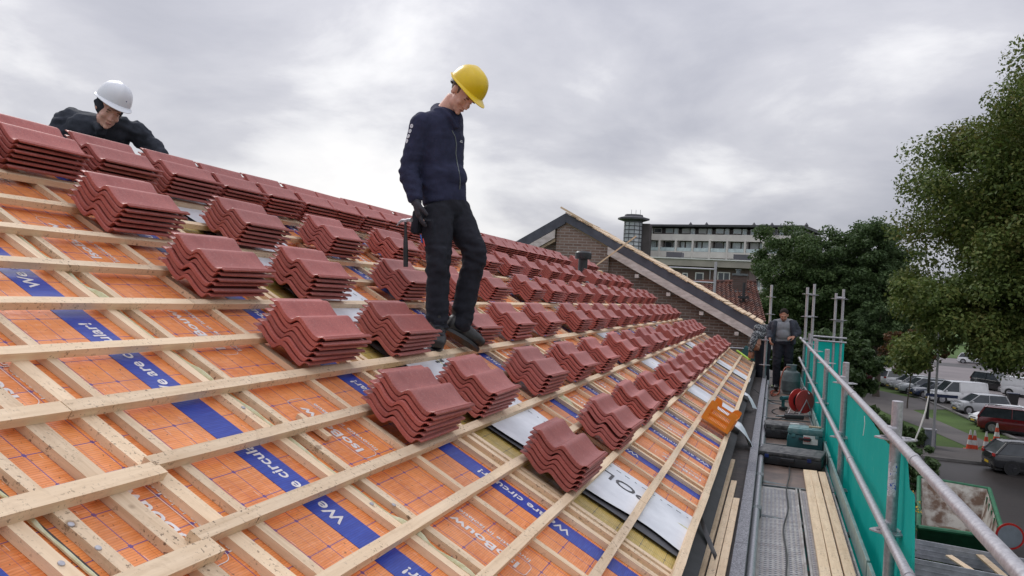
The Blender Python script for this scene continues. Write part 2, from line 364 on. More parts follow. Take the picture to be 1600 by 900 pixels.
# roof build-up below the panels, and the far slope
RM = lambda y=0: Matrix.Translation(P0+Vector((0, y, 0))) @ ROT
b = MB(); b.box((-SMAX/2, (Y0R+Y1R)/2, -.150), (SMAX, Y1R-Y0R, .10)); b.build('roof_deck', M['wood_old'], house, mw=RM())
b = MB(); rt = RP(SMAX, 0, -.03); far = Vector((rt.x-3.55, 0, rt.z-3.55*math.tan(TH)))
b.prism([(rt.x, Y0R, rt.z), (far.x, Y0R, far.z), (far.x, Y0R, far.z-.15), (rt.x, Y0R, rt.z-.15)], (0, Y1R-Y0R, 0)); b.build('rear_roof_slope', M['foil_grey'], house)
# text for the membrane
def roof_text(body, size, s, y, bold, h, mb, length=None):
    vs, fs = text_mesh(body, size, bold)
    if length: k_ = length/max(v.x for v in vs); vs = [Vector((v.x*k_, v.y, v.z)) for v in vs]
    mb.add([(-(s+v.x), y-v.y, h+v.z) for v in vs], fs)
def slogan_piece():
    mb = MB(); roof_text('We are circular!', .084, 0, .950, .0012, .0022, mb, .50); return mb
def logo_piece():
    mb = MB(); s = 0
    roof_text('IsoBouw', .082, s+.02, .335, .0018, .0012, mb, .325); roof_text('Innovatie in isolatie', .040, s+.0, .425, .0003, .0012, mb, .35)
    w, hgt, r = .40, .125, .03; pts = []
    for cx, cy, a0 in ((s+w-r, .385-r, 0), (s+r-.02, .385-r, 90), (s+r-.02, .385-hgt+r, 180), (s+w-r, .385-hgt+r, 270)):
        for k in range(5):
            a = math.radians(a0+k*22.5); pts.append((cx+r*math.cos(a), cy+r*math.sin(a)))
    n = len(pts)
    for k in range(n):
        (x1, y1), (x2, y2) = pts[k], pts[(k+1) % n]; A, B2 = Vector((-x1, y1, .0016)), Vector((-x2, y2, .0016)); q = (B2-A).normalized().cross(Vector((0, 0, 1)))*.0013
        mb.quad(A+q, B2+q, B2-q, A-q)
    return mb
SLO = slogan_piece().mesh('slogan', M['print_white']); LGO = logo_piece().mesh('logo', M['print_white'])
LET = (1.065, .49, .80, .25); LOG = (1.14, .53, .80, .30)
def panel(j, w, k, midoff=.56, stripe=True):
    mw = RM(j) @ Matrix.Translation((0, 0, -.057))
    b = MB(); b.box((-SMAX/2+.005, w/2, -.02), (SMAX+.03, w-.012, .04)); p = b.build('insulation_panel', M['membrane'], house, mw=mw)
    if stripe:
        b = MB(); b.box((-SMAX/2+.003, .925, .0006), (SMAX+.018, .150, .0018)); b.build('blue_stripe', M['blue'], p, mw=mw)
        
        s_ = LET[k % 4]-1.52
        while s_ < SMAX-.55:
            if s_ > .0: place('slogan_lettering', SLO, p, mw=mw @ Matrix.Translation((-s_, 0, 0)))
            s_ += .76
    s_ = LOG[k % 4]-1.54
    while s_ < SMAX-.45:
        if s_ > .03: place('logo_lettering', LGO, p, mw=mw @ Matrix.Translation((-s_, 0, 0)))
        s_ += .77
    for off, wd in ((.054, .042), (midoff, .040), (w-.076, .044)):
        b = MB(); L_ = SMAX+.02; n = 40; rr = random.Random(k*9+int(off*100))
        # a slightly waney batten: sides wander by a millimetre or two
        vs = []; fs = []
        for i in range(n+1):
            x = -L_*i/n+.012
            e = [rr.uniform(-.002, .002) for _ in range(4)]
            vs += [(x, off-wd/2+e[0], .001), (x, off+wd/2+e[1], .001), (x, off+wd/2+e[2], .027), (x, off-wd/2+e[3], .027)]
        for i in range(n):
            for q in range(4): fs.append((i*4+q, i*4+(q+1) % 4, i*4+4+(q+1) % 4, i*4+4+q))
        fs += [(3, 2, 1, 0), (n*4, n*4+1, n*4+2, n*4+3)]
        b.add(vs, fs); b.build('counter_batten', M['wood_x'], p, mw=mw)
    # joint sealing
    b = MB(); rr = random.Random(k); pts = []; rs = []
    for i in range(120):
        s = SMAX*i/119; lump = noise.noise(Vector((s*5, k*3.1, 0)))
        pts.append((-s, -.012+.006*noise.noise(Vector((s*9, k, 5))), .007+.008*max(0, lump))); rs.append((.0115 if k == 2 else .0045)+max(0, lump-.05)*.045+rr.uniform(0, .0015))
    b.tube(pts, rs, 7); b.build('joint_foam', M['foam'], p, smooth=True, mw=mw)
    b = MB(); b.box((-SMAX/2, .000, .002), (SMAX, .011, .004)); b.build('joint_tape', M['black_tape'], p, mw=mw)
    return p
joints = [(-.62, 1.07), (.45, 1.17), (1.62, 1.17), (2.79, 1.13)]
y = 4.81
while y < Y1R-.3:
    joints.append((y, min(1.07, Y1R-y))); y += 1.07
for k, (j, w) in enumerate(joints): panel(j, w, {2: 0, 3: 1}.get(k, k+1), stripe=w > 1.0)
# bare yellow panel and the foil strips laid over the joints
mw = RM(3.92) @ Matrix.Translation((0, 0, -.057))
b = MB(); b.box((-SMAX/2+.005, .445, -.02), (SMAX+.03, .878, .04)); yp = b.build('bare_insulation_panel', M['yellow_ins'], house, mw=mw)
for off in (.045, .115):
    b = MB(); b.box((-SMAX/2, off, .013), (SMAX+.02, .040, .026)); b.build('counter_batten', M['wood_x'], yp, mw=mw)
def foil(y0, y1, seed, h, m, s0=-.05, s1=SMAX, amp=.03, name='foil_strip'):
    b = MB(); n = 90; vs = []
    for i in range(n+1):
        s = s0+(s1-s0)*i/n
        for q in range(7):
            t = q/6; yy = y0+(y1-y0)*t + (amp*noise.noise(Vector((s*2.2, seed, 0))) if q == 0 else (amp*.4*noise.noise(Vector((s*3, seed, 7))) if q == 6 else 0))
            vs.append((-s, yy, h+.0015*noise.noise(Vector((s*4, yy*7, seed)))))
    fs = [(i*7+q, i*7+q+1, i*7+q+8, i*7+q+7) for i in range(n) for q in range(6)]
    b.add(vs, fs); o = b.build(name, m, house, smooth=True, mw=RM()); return o
foil(4.30, 4.50, 3, -.040, M['foil_grey'], s0=.01, amp=.04, name='grey_foil_strip')
f1 = foil(4.36, 5.09, 5, -.0275, M['foil_white'], s0=.01, amp=.10)
b = MB()
for s in (.27, 1.50): roof_text('POLY', .17, s, 4.86, .0, -.0250, b, .42)
b.build('foil_lettering', M['foil_grey'], f1, mw=RM())
b = MB()
for i in range(70): b.box((-(.05+i*.058), 5.00, -.0255), (.032 if i % 3 else .012, .004, .001))
b.build('foil_markings', M['foil_grey'], f1, mw=RM())
foil(9.70, 10.50, 11, -.0275, M['foil_white']); foil(14.70, 15.50, 17, -.0275, M['foil_white'])
# torn foil hanging over the eaves
def flap(y0, y1, drop, seed):
    b = MB(); n = 12; vs = []
    for i in range(n+1):
        t = i/n
        for q in range(5):
            v = q/4; s = -.024-v*drop*(1+.6*noise.noise(Vector((t*2.6, seed*2.7, 0)))); hh = -.004-max(0, v-.25)**1.3*drop*.75+.02*noise.noise(Vector((t*4, v*2, seed)))
            vs.append((-s, y0+(y1-y0)*t+.02*noise.noise(Vector((v*4, seed, 0))), hh))
    b.add(vs, [(i*5+q, i*5+q+1, i*5+q+6, i*5+q+5) for i in range(n) for q in range(4)]); b.build('foil_flap', M['foil_white'], house, smooth=True, mw=RM())
flap(9.15, 9.55, .24, 2); flap(12.3, 12.65, .22, 3)
# loose extra counter battens in the nearest panel
for off, w, s1 in ((1.87, .066, 6.85), (2.06, .062, 6.9)):
    b = MB(); b.box((-s1*G/2, off, -.0435), (s1*G+.02, w, .026)); b.build('counter_batten', M['wood_x'], house, mw=RM())
# horizontal battens
def batten(n, ya, yb, ds=0.0, w=.043, tilt=0.0, t=.030, dh=0.0):
    rr = random.Random(n*31+int(ya*10)); vs = []; fs = []; k = max(4, int((yb-ya)/.25)); s0 = n*G+ds
    for i in range(k+1):
        yy = ya+(yb-ya)*i/k; d = tilt*(yy-ya)+.004*noise.noise(Vector((yy*.7, n*3, 0))); e = [rr.uniform(-.0018, .0018) for _ in range(4)]
        vs += [(-(s0+d-w/2+e[0]), yy, -t+dh), (-(s0+d+w/2+e[1]), yy, -t+dh), (-(s0+d+w/2+e[2]), yy, dh), (-(s0+d-w/2+e[3]), yy, dh)]
    for i in range(k):
        for q in range(4): fs.append((i*4+q, i*4+(q+1) % 4, i*4+4+(q+1) % 4, i*4+4+q))
    fs += [(3, 2, 1, 0), (k*4, k*4+1, k*4+2, k*4+3)]
    b = MB(); b.add(vs, fs); return b.build('roof_batten', M['wood_y'], house, mw=RM())
segs = {5: [(-.5, 2.045, -.030, .056), (2.03, 6.7, 0, .046)], 4: [(-.5, 1.93, -.050, .060), (1.90, 6.5, 0, .046)], 6: [(-.5, 1.98, 0, .052), (1.984, 5.0, 0, .052), (5.004, 9.1, 0, .052)]}
for n in range(14):
    pcs = segs.get(n)
    if pcs is None:
        rr = random.Random(n); y = -.5; pcs = []; first = rr.uniform(2.6, 5.2) if n > 6 else 4.45+rr.uniform(0, 1.5)
        pcs.append((y, first, 0, .043)); y = first+.004
    else: y = pcs[-1][1]+.004
    while y < Y1R-.3:
        e = min(y+random.Random(n*7+int(y)).uniform(3.6, 4.6), Y1R+random.Random(n).uniform(-.1, .1)); pcs.append((y, e, random.Random(n+int(y)).uniform(-.006, .006), .043)); y = e+.004
    for ya, yb, ds, w in pcs: batten(n, ya, yb, ds, w, 0)
b = MB(); b.box((-5.12*G, 1.0, -.0), (.01, .01, .01))
# off-cut lath lying in the third bay, screws
b = MB(); b.box((-(5.02*G), 2.98, -.040), (.16, .035, .020)); b.build('batten_offcut', M['wood_x'], house, mw=RM())
for s, yy in ((4.62, 1.66), (4.28, 1.545), (4.3, 1.66), (5.6, 2.72), (3.55, 2.72), (3.4, 2.82)):
    b = MB(); b.lathe([(.002, .003), (.008, .002), (.009, 0), (.008, -.002)], (-(s*G), yy, -.0285), 12); b.build('screw', M['galv'], house, smooth=True, mw=RM())
# eaves: black flashing, gutter bed, granular edge
b = MB(); b.box((.05, (Y0R+Y1R)/2, -.075), (.13, Y1R-Y0R, .006)); b.build('eaves_flashing', M['lead'], house, mw=RM())
b = MB(); b.box((-.30, (Y0R+Y1R)/2, -1.54), (.34, Y1R-Y0R, .06)); b.build('gutter_bed', M['bitumen'], house)
b = MB()
y = Y0R
while y < Y1R:
    b.box((-.118, y+.60, -1.52), (.078, 1.194, .10), bev=.004); y += 1.2
b.build('gutter_edge', M['granular'], house)
b = MB(); b.box((-.53, (Y0R+Y1R)/2, -1.52), (.30, Y1R-Y0R, .46)); b.build('eaves_fascia', M['wood_old'], house)
# vent pipe standing in the upper rows
vp = RP(11.35*G, 15.15, 0)
b = MB(); b.tube([vp+Vector((0, 0, -.1)), vp+Vector((0, 0, .34))], .085, 20); v_ = b.build('vent_pipe', M['black_plastic'], house, smooth=True)
b = MB(); b.lathe([(.02, .30), (.145, .31), (.15, .33), (.15, .42), (.12, .45), (.02, .46)], vp, 24); b.build('vent_cap', M['black_plastic'], v_, smooth=True)
b = MB(); b.box((0, 0, 0), (.34, .34, .01)); o = b.build('vent_flashing', mat('blue_grey_flashing', (.05, .07, .11), None, 9, .5), v_, mw=Matrix.Translation(RP(11.0*G, 15.3, .02)) @ ROT)

# ================================================================ roof tiles
TL = .45
PROF = [(0, .0125), (.006, .0165), (.011, .0125), (.016, .0165), (.021, .0125), (.027, .009), (.036, .002), (.048, 0), (.062, .0015), (.080, .006), (.100, .012), (.120, .019), (.138, .026), (.150, .0300), (.160, .0310), (.169, .0285), (.177, .021), (.184, .010), (.191, .002), (.200, 0), (.214, .0015), (.232, .007), (.250, .014), (.268, .022), (.284, .0300), (.295, .0325), (.303, .0315), (.309, .026), (.315, .022), (.336, .0215)]
def tile_geo(hi=True):
    TK = .0125; pr = PROF if hi else PROF[::2]+[PROF[-1]]
    ys = [0, .004, .022, .034, TL-.020, TL-.008, TL] if hi else [0, .02, .035, TL]; dz = [-.003, 0, 0, 0, 0, 0, -.003] if hi else [0, 0, 0, 0]
    vs = []; n = len(pr)
    for y, d in zip(ys, dz):
        for u, z in pr: vs.append((-u, y, z+TK+d))
    for y, d in zip(ys, dz):
        nose = .0105 if (y < .028 or y > TL-.012) else 0
        for u, z in pr: vs.append((-u, y, z-(d if hi else 0)-(nose if .034 < u < .305 else 0)+(.0045 if u < .03 or u > .31 else 0)))
    m = len(ys); o = m*n; fs = []
    for i in range(m-1):
        for k in range(n-1):
            a = i*n+k; fs.append((a, a+1, a+n+1, a+n)); a += o; fs.append((a, a+n, a+n+1, a+1))
    for k in range(n-1):
        fs.append((k+1, k, o+k, o+k+1)); a = (m-1)*n+k; fs.append((a, a+1, o+a+1, o+a))
    for i in range(m-1):
        a = i*n; fs.append((a, a+n, o+a+n, o+a)); a = i*n+n-1; fs.append((a+n, a, o+a, o+a+n))
    return vs, fs
tb = MB(); tb.add(*tile_geo()); TILE = tb.mesh('roof_tile', M['tile'], smooth=True)
lowv, lowf = tile_geo(False)
cols = {2: [4.0, 5.25, 6.34, 7.38, 8.62, 9.42, 10.42, 11.48, 12.58, 13.5, 14.75, 15.75, 16.8, 17.6],
        4: [3.33, 4.15, 5.31, 6.33, 7.34, 8.6, 9.47, 10.6, 11.3, 12.6, 13.3, 14.65, 15.6, 16.4, 17.15, 17.9],
        6: [3.31, 4.22, 5.39, 6.36, 7.34, 8.66, 9.5, 10.35, 11.4, 12.4, 13.35, 14.5, 15.35, 16.2, 17.0, 17.8],
        8: [3.31, 4.14, 5.42, 6.40, 7.32, 8.66, 9.5, 10.3, 11.25, 12.25, 13.3, 14.3, 15.3, 16.25, 17.2, 18.0],
        10: [3.28, 4.24, 5.30, 6.35, 7.4, 8.64, 9.5, 10.35, 11.4, 12.2, 13.1, 14.55, 15.35, 16.3, 17.0, 17.9],
        12: [2.61, 3.14, 3.68, 4.26, 4.78, 5.28, 5.80, 6.25, 6.75, 7.26, 7.8, 8.35, 8.85, 9.35, 9.95, 10.5, 11.0, 11.5, 12.05, 12.6, 13.15, 13.7, 14.3, 15.7, 16.25, 16.75]}
ordn = ['first', 'second', 'third', 'fourth', 'fifth', 'sixth', 'seventh', 'eighth', 'ninth', 'tenth', 'eleventh', 'twelfth', 'thirteenth', 'fourteenth', 'fifteenth', 'sixteenth', 'seventeenth']
rowname = {2: 'lowest row', 4: 'second row up', 6: 'third row up', 8: 'fourth row up', 10: 'fifth row up', 12: 'top row'}
pos = ['at the bottom', 'second from bottom', 'third from bottom', 'third from top', 'second from top', 'on top']
stacks = sorted([(y, n, i) for n, l in cols.items() for i, y in enumerate(l)])
near, rest = stacks[:50], stacks[50:]
GRP = 'red roof tiles stacked in rows on the roof battens'
for y, n, i in near:
    r_ = random.Random(n*100+i); sd_ = r_.uniform(-.006, .006); yj = 0; rz = r_.uniform(-.035, .035)
    for k in range(6):
        yj += r_.uniform(-.006, .012); du = sd_+r_.uniform(-.007, .007)
        if n == 2 and i == 1 and k > 2: yj += .006
        o = bpy.data.objects.new('pantile', TILE); COL.objects.link(o)
        o.matrix_basis = RM(y+yj) @ Matrix.Translation((-(n*G-.005+du), 0, .009+k*.0268+(.012 if (n == 2 and i == 1 and k > 2) else 0))) @ Matrix.Rotation(rz+r_.uniform(-.018, .018), 4, 'Z')
        tag(o, 'red tile %s of the %s stack from left, %s' % (pos[k], ordn[i], rowname[n]), 'roof tile', GRP)
b = MB()
for y, n, i in rest:
    r_ = random.Random(n*100+i); yj = 0; s0 = n*G-.005+r_.uniform(-.006, .006)
    for k in range(6):
        yj += r_.uniform(-.004, .010); b.add([(vx-s0+r_.uniform(-.0, .0), vy+y+yj, vz+.009+k*.0268) for vx, vy, vz in lowv], lowf)
o = b.build('roof_tiles', M['tile'], None, smooth=True, mw=RM()); tag(o, 'far stacks of red roof tiles dwindling towards the brick gable', 'roof tiles', kind='stuff')

# ================================================================ neighbouring gable
nb = thing('brick_gable_house', 'brown brick gable of the neighbouring house with dark roof edge and pale bargeboards', 'house', (-4.89, 20, GZ))
YG = 20.0; AX, AZ = -4.89, 1.99; TR, TLf = .512, .60
zt = lambda x, off=0: AZ-off-(TR*(x-AX) if x > AX else TLf*(AX-x))
b = MB(); b.prism([(-9.3, YG, GZ), (-.52, YG, GZ), (-.52, YG, zt(-.52, .45)), (AX, YG, zt(AX, .36)), (-9.3, YG, zt(-9.3, .45))], (0, .22, 0)); b.build('wall', M['brick'], nb)
b = MB(); b.box((-.64, YG+1.8, (GZ-1.0)/2), (.22, 3.1, -1.0-GZ)); b.build('wall', M['brick'], nb)
b = MB(); b.prism([(-5.10, YG-.14, -.6), (-3.80, YG-.14, -1.2), (-3.80, YG-.14, zt(-3.8, .30)), (AX, YG-.14, zt(AX, .30)), (-5.10, YG-.14, zt(-5.1, .30))], (0, .139, 0)); b.build('chimney_breast', M['brick'], nb)
def slope_board(x0, x1, o0, o1, y, dy, m, name, parent=nb):
    b = MB(); b.prism([(x0, y, zt(x0, o0)), (x1, y, zt(x1, o0)), (x1, y, zt(x1, o1)), (x0, y, zt(x0, o1))], (0, dy, 0)); return b.build(name, m, parent)
slope_board(AX, -.17, .05, .26, YG-.20, .06, M['foil_grey'] if 0 else mat('slate_grey_roof_edge', (.085, .09, .115), (.06, .062, .08), 6, .6), 'dark_roof_edge')
slope_board(-9.4, AX-.001, .05, .30, YG-.20, .06, bpy.data.materials['slate_grey_roof_edge'], 'dark_roof_edge')
pale = mat('pale_weathered_board', (.70, .63, .60), (.46, .40, .37), 5, .75, bump=.4, stretch=(1, 1, 3))
slope_board(-3.82, .07, .27, .46, YG-.24, .035, pale, 'bargeboard'); slope_board(-9.4, -5.12, .32, .52, YG-.24, .035, pale, 'bargeboard'); slope_board(-9.4, -5.12, .53, .60, YG-.20, .15, M['wood_old'], 'soffit_lath')
# roof slabs with battens whose ends stick out
b = MB(); b.prism([(AX, YG-.14, zt(AX, .06)), (-.2, YG-.14, zt(-.2, .06)), (-.2, YG-.14, zt(-.2, .30)), (AX, YG-.14, zt(AX, .30))], (0, 3.3, 0)); b.prism([(-9.4, YG-.14, zt(-9.4, .06)), (AX-.001, YG-.14, zt(AX, .06)), (AX-.001, YG-.14, zt(AX, .30)), (-9.4, YG-.14, zt(-9.4, .30))], (0, 3.3, 0))
b.build('roof_slab', M['wood_old'], nb)
rr = random.Random(4); ang = math.atan(TR)
rotr = Matrix.Rotation(ang, 4, 'Y'); x = AX+.02; k = 0
while x < -.25:
    L_ = rr.uniform(2.9, 3.3); b = MB(); w = rr.uniform(.07, .11); b.box((0, 0, 0), (w, L_, rr.uniform(.02, .03)))
    b.build('roof_lath', M['wood_y'], nb, mw=Matrix.Translation((x, YG-.22-rr.uniform(-.06, .04)+L_/2, zt(x)-.035+rr.uniform(0, .018))) @ rotr @ Matrix.Rotation(rr.uniform(-.03, .06), 4, 'Y')); x += w*.93+rr.uniform(.0, .03); k += 1
b = MB(); b.box((0, 0, 0), (.9, .05, .045)); b.build('ridge_lath', M['wood_y'], nb, mw=Matrix.Translation((AX+.28, YG-.24, zt(AX+.28)+.02)) @ rotr)
for x in (-3.1, -2.35, -1.58, -.78):
    b = MB(); b.box((x, YG-.14, zt(x, .56)), (.09, .18, .08)); b.build('purlin_end', pale, nb)
a0 = ony(930, 416, 19.5); a1 = ony(994, 369, 19.62)
b = MB(); d = (a1-a0).normalized(); q = d.to_track_quat('X', 'Y').to_matrix().to_4x4(); b.box((0, 0, 0), ((a1-a0).length, .03, .085))
o = b.build('wooden_lath', M['wood_y'], None, mw=Matrix.Translation((a0+a1)/2) @ q); tag(o, 'pale wooden lath leaning diagonally against the brick gable and its roof edge', 'lath')

# ================================================================ loose things on and beside the roof
wb = 'pale sawn boards lying in the gutter'
for lab, x0, y0, x1, y1, w in (('longest pale board in the gutter, against the roof edge', -.315, 2.6, -.300, 8.4, .042), ('middle pale board of three lying in the gutter', -.262, 2.4, -.245, 7.4, .046), ('shortest pale board in the gutter, next to the grey edging', -.208, 2.2, -.198, 6.75, .046)):
    b = MB(); L_ = math.hypot(x1-x0, y1-y0); b.box((0, 0, 0), (w, L_, .022), bev=.002)
    o = b.build('wooden_board', M['wood_y'], None, mw=Matrix.Translation(((x0+x1)/2, (y0+y1)/2, -1.495+.003*w)) @ Matrix.Rotation(-math.atan2(x1-x0, y1-y0), 4, 'Z')); tag(o, lab, 'board', wb)
# black rubber lead-off lying by the eaves
b = MB(); vs = []; n = 10
for i in range(n+1):
    t = i/n; w = .05*math.sin(math.pi*min(1, t*.8+.12)); c = RP(-.02-.16*t, 5.15-.35*t, -.03-.05*t); vs += [c+Vector((0, w, .0)), c+Vector((.01, 0, .022)), c+Vector((0, -w, .0)), c+Vector((0, 0, -.012))]
b.add(vs, [(i*4+q, i*4+(q+1) % 4, i*4+4+(q+1) % 4, i*4+4+q) for i in range(n) for q in range(4)]+[(0, 1, 2, 3), (n*4+3, n*4+2, n*4+1, n*4)])
o = b.build('rubber_flap', M['black_plastic'], None, smooth=True); recenter(o); tag(o, 'small curled black rubber flap hanging off the eaves by the white foil', 'rubber flap')
# orange crate
cm = Matrix.Translation(RP(.46*G+.0, 8.35, .028)) @ ROT @ Matrix.Rotation(math.radians(-4), 4, 'Z') @ Matrix.Rotation(math.radians(0), 4, 'X')
cr = thing('plastic_crate', 'orange slotted plastic crate standing on the lowest roof battens', 'crate', mw=cm)
W_c, D_c, H_c = .28, .36, .15
b = MB(); b.box((0, 0, .006), (W_c, D_c, .010)); b.build('crate_base', M['orange_plastic'], cr, mw=cm)
def crate_side(p0, p1, hh, raise_):
    b = MB(); p0, p1 = Vector(p0), Vector(p1); d = p1-p0; L_ = d.length; d.normalize(); nrm = Vector((-d.y, d.x, 0)); q = Matrix((d, nrm, Vector((0, 0, 1)))).transposed().to_4x4()
    def bar(x0, x1, z0, z1, t=.006): b.box(p0+d*((x0+x1)/2)+Vector((0, 0, (z0+z1)/2)), (x1-x0, t, z1-z0), rot=q)
    bar(0, L_, 0, .028); bar(0, L_, hh-.022, hh); bar(0, .04, .028, hh-.022); bar(L_-.04, L_, .028, hh-.022); bar(.04, L_-.04, hh*.52, hh*.52+.014)
    n = int((L_-.08)/.014)
    for i in range(n): x0 = .04+i*(L_-.08)/n; bar(x0, x0+.0040, .028, hh*.52, .004); bar(x0, x0+.0040, hh*.52+.014, hh-.022, .004)
    if raise_:
        for s_ in (0, 1):
            a = [(0, hh), (.085, hh), (.07, hh+.035), (.05, hh+.05), (.012, hh+.05), (0, hh+.04)]
            pts = [p0+d*(x if s_ == 0 else L_-x)+Vector((0, 0, z))-nrm*.003 for x, z in a]; b.prism(pts, nrm*.006)
    b.build('crate_side', M['orange_plastic'], cr, mw=cm)
w2, d2 = W_c/2, D_c/2
crate_side((-w2, -d2, 0), (w2, -d2, 0), H_c, True); crate_side((w2, d2, 0), (-w2, d2, 0), H_c, True); crate_side((w2, -d2, 0), (w2, d2, 0), H_c, False); crate_side((-w2, d2, 0), (-w2, -d2, 0), H_c, False)
# level and tool case at the far corner of the roof
a = RP(.35*G, 18.3, .03); c2 = RP(1.4*G, 18.75, .03)
b = MB(); d = (c2-a); q = d.normalized().to_track_quat('X', 'Z').to_matrix().to_4x4(); b.box((0, 0, .03), (d.length, .045, .03), bev=.008)
o = b.build('spirit_level', mat('lime_green_paint', (.45, .72, .06), None, 6, .4), None, mw=Matrix.Translation((a+c2)/2) @ q); tag(o, 'lime green spirit level lying across the far lower roof corner', 'spirit level')
cm = Matrix.Translation(RP(.3*G, 19.5, .0)) @ Matrix.Rotation(.5, 4, 'Y')
t = thing('tool_case', 'dark teal tool case tipped against the far roof corner behind the green level', 'tool case', mw=cm)
b = MB(); b.box((0, 0, .10), (.50, .34, .20), bev=.02); b.build('case_body', M['teal_plastic'], t, mw=cm); b = MB(); b.box((0, -.185, .16), (.14, .03, .025), bev=.008); b.build('handle', M['teal_plastic'], t, mw=cm)
# ================================================================ scaffold
XR = .64
m_, b_ = newmat('torn_sticker'); f_ = NOI(coords(), 38, 3, .7); SETC(b_, RAMP(f_, [(.44, (.40, .40, .42)), (.47, (.62, .62, .66)), (.56, (.62, .62, .66)), (.58, (.05, .12, .45))])); b_.inputs['Roughness'].default_value = .6; M['sticker'] = m_
sc = thing('scaffold', 'galvanised tube scaffold with guard rails and walkway along the eaves', 'scaffold', (.3, 10, GZ))
def rail(z0, z1, name='guard_rail', x=XR, y0=1.2, y1=21.6, r=.0245):
    y = y0
    while y < y1-.1:
        e = min(y+3.07, y1); f0, f1 = (y-y0)/(y1-y0), (e-y0)/(y1-y0)
        b = MB(); b.tube([(x, y, z0+(z1-z0)*f0), (x, e-.02, z0+(z1-z0)*f1)], r, 14); o = b.build(name, M['galv'], sc, smooth=True)
        b = MB(); b.tube([(x, e-.10, z0+(z1-z0)*f1), (x, e-.015, z0+(z1-z0)*f1)], r+.004, 14); b.build('rail_sleeve', M['galv'], o, smooth=True); y = e
rail(-.645, -.735); rail(-1.175, -1.215)
POSTS = [(.685, 2.1, -.47), (.685, 5.17, -.49), (.685, 8.72, -.50), (.685, 11.7, -.52), (.685, 14.7, -.5), (.685, 17.4, -.5), (.685, 19.9, .45), (.86, 20.7, .55)]
def rosette(c, parent):
    b = MB(); n = 32; ro, ri = .112, .034; vs = []
    for r_, z in ((ri, -.004), (ro, -.004), (ro, .004), (ri, .004)):
        for k in range(n):
            rr_ = r_*(1-.20*abs(math.sin(2*k*2*math.pi/n))) if r_ == ro else r_
            vs.append(Vector(c)+Vector((rr_*math.cos(k*2*math.pi/n), rr_*math.sin(k*2*math.pi/n), z)))
    b.add(vs, [(i*n+k, i*n+(k+1) % n, ((i+1) % 4)*n+(k+1) % n, ((i+1) % 4)*n+k) for i in range(4) for k in range(n)])
    for a in (0, 90, 180, 270):
        q = Matrix.Rotation(math.radians(a), 4, 'Z'); b.box(Vector(c)+q @ Vector((.062, 0, .004)), (.03, .03, .014), rot=q)
    b.build('rosette', M['galv'], parent)
def post(x, y, top, zs, lean=.0, m='galv', bottom=GZ, r=.030):
    b = MB(); b.tube([(x-lean, y, bottom), (x, y, top-.003), (x, y, top)], [r, r, r*.8], 16); o = b.build('post', M[m], sc, smooth=True)
    for z in zs: rosette((x, y, z), o)
    return o
for i, (x, y, top) in enumerate(POSTS):
    o = post(x, y, top, (-.70, -1.22, -1.72) if top < 0 else (-.70, -1.2, -.2, .3), .0)
    if i == 1:
        n_ = 14; b = MB(); vs = []
        for z in (-1.02, -.96, -.89, -.83):
            for k in range(n_+1): a = math.radians(195+95*k/n_); r_ = .0308; vs.append((x+r_*math.cos(a), y+r_*math.sin(a), z+.008*noise.noise(Vector((k*.6, z*30, 0)))))
        b.add(vs, [(j*(n_+1)+k, j*(n_+1)+k+1, (j+1)*(n_+1)+k+1, (j+1)*(n_+1)+k) for j in range(3) for k in range(n_)], 0); b.mi[-2*n_:-n_] = [0]*n_; sk_ = b.build('sticker', M['sticker'], o)
# short coupler arms between posts and rails
for x, y, top in POSTS[:7]:
    for z in (-.66 if y < 10 else -.70, -1.19):
        b = MB(); b.box((x-.022, y, z), (.05, .075, .055), bev=.01); b.build('coupler', M['galv'], sc)
# inner tubes between gutter and walkway
for x, z, r, m in ((-.052, -1.59, .028, 'galv'), (-.06, -2.1, .024, 'galv_dark')):
    b = MB(); b.tube([(x, .5, z), (x, 19.5, z)], r, 12); b.build('ledger', M[m], sc, smooth=True)
for y in (4.0, 6.9, 8.25, 10.0, 12.5, 15.0, 17.6):
    b = MB(); b.box((-.045, y, -1.60), (.07, .12, .075), bev=.012); b.build('coupler', M['galv_dark'], sc)
    b = MB(); b.tube([(-.045, y+.1, -1.66), (.66, y+.1, -1.72)], .022, 10); b.build('transom', M['galv_dark'], sc, smooth=True)
for x, y, top in ((-.12, 17.9, -.62), (-.10, 19.8, -.55), (-.08, 20.6, .48)):
    post(x, y, top, (-.7, -1.2) if top < 0 else (-.2, .2), 0)
b = MB(); b.tube([(-.9, 19.8, -1.0), (-.10, 19.8, -1.0)], .022, 10); b.build('guard_rail', M['galv'], sc, smooth=True)
b = MB(); b.tube([(-.12, 17.9, -.66), (-.10, 19.8, -.60)], .022, 10); b.build('guard_rail', M['galv'], sc, smooth=True)
# the end bay that juts out beyond the corner
for x, top in ((1.38, .38), (1.54, .48)): post(x, 21.4, top, (-.25, .25), 0)
for z in (-.28, .28): 
    b = MB(); b.tube([(1.36, 21.4, z), (1.58, 21.4, z)], .022, 10); b.build('guard_rail', M['galv'], sc, smooth=True)
for z in (-.66, -.76):
    b = MB(); b.tube([(.84, 21.35, z), (1.66, 21.35, z-.01)], .022, 10); b.build('guard_rail', M['galv'], sc, smooth=True)
b = MB(); b.tube([(.86, 20.7, .3), (.70, 19.9, .3)], .022, 10); b.tube([(.86, 20.7, -.2), (.70, 19.9, -.2)], .022, 10); b.build('brace', M['galv'], sc, smooth=True)
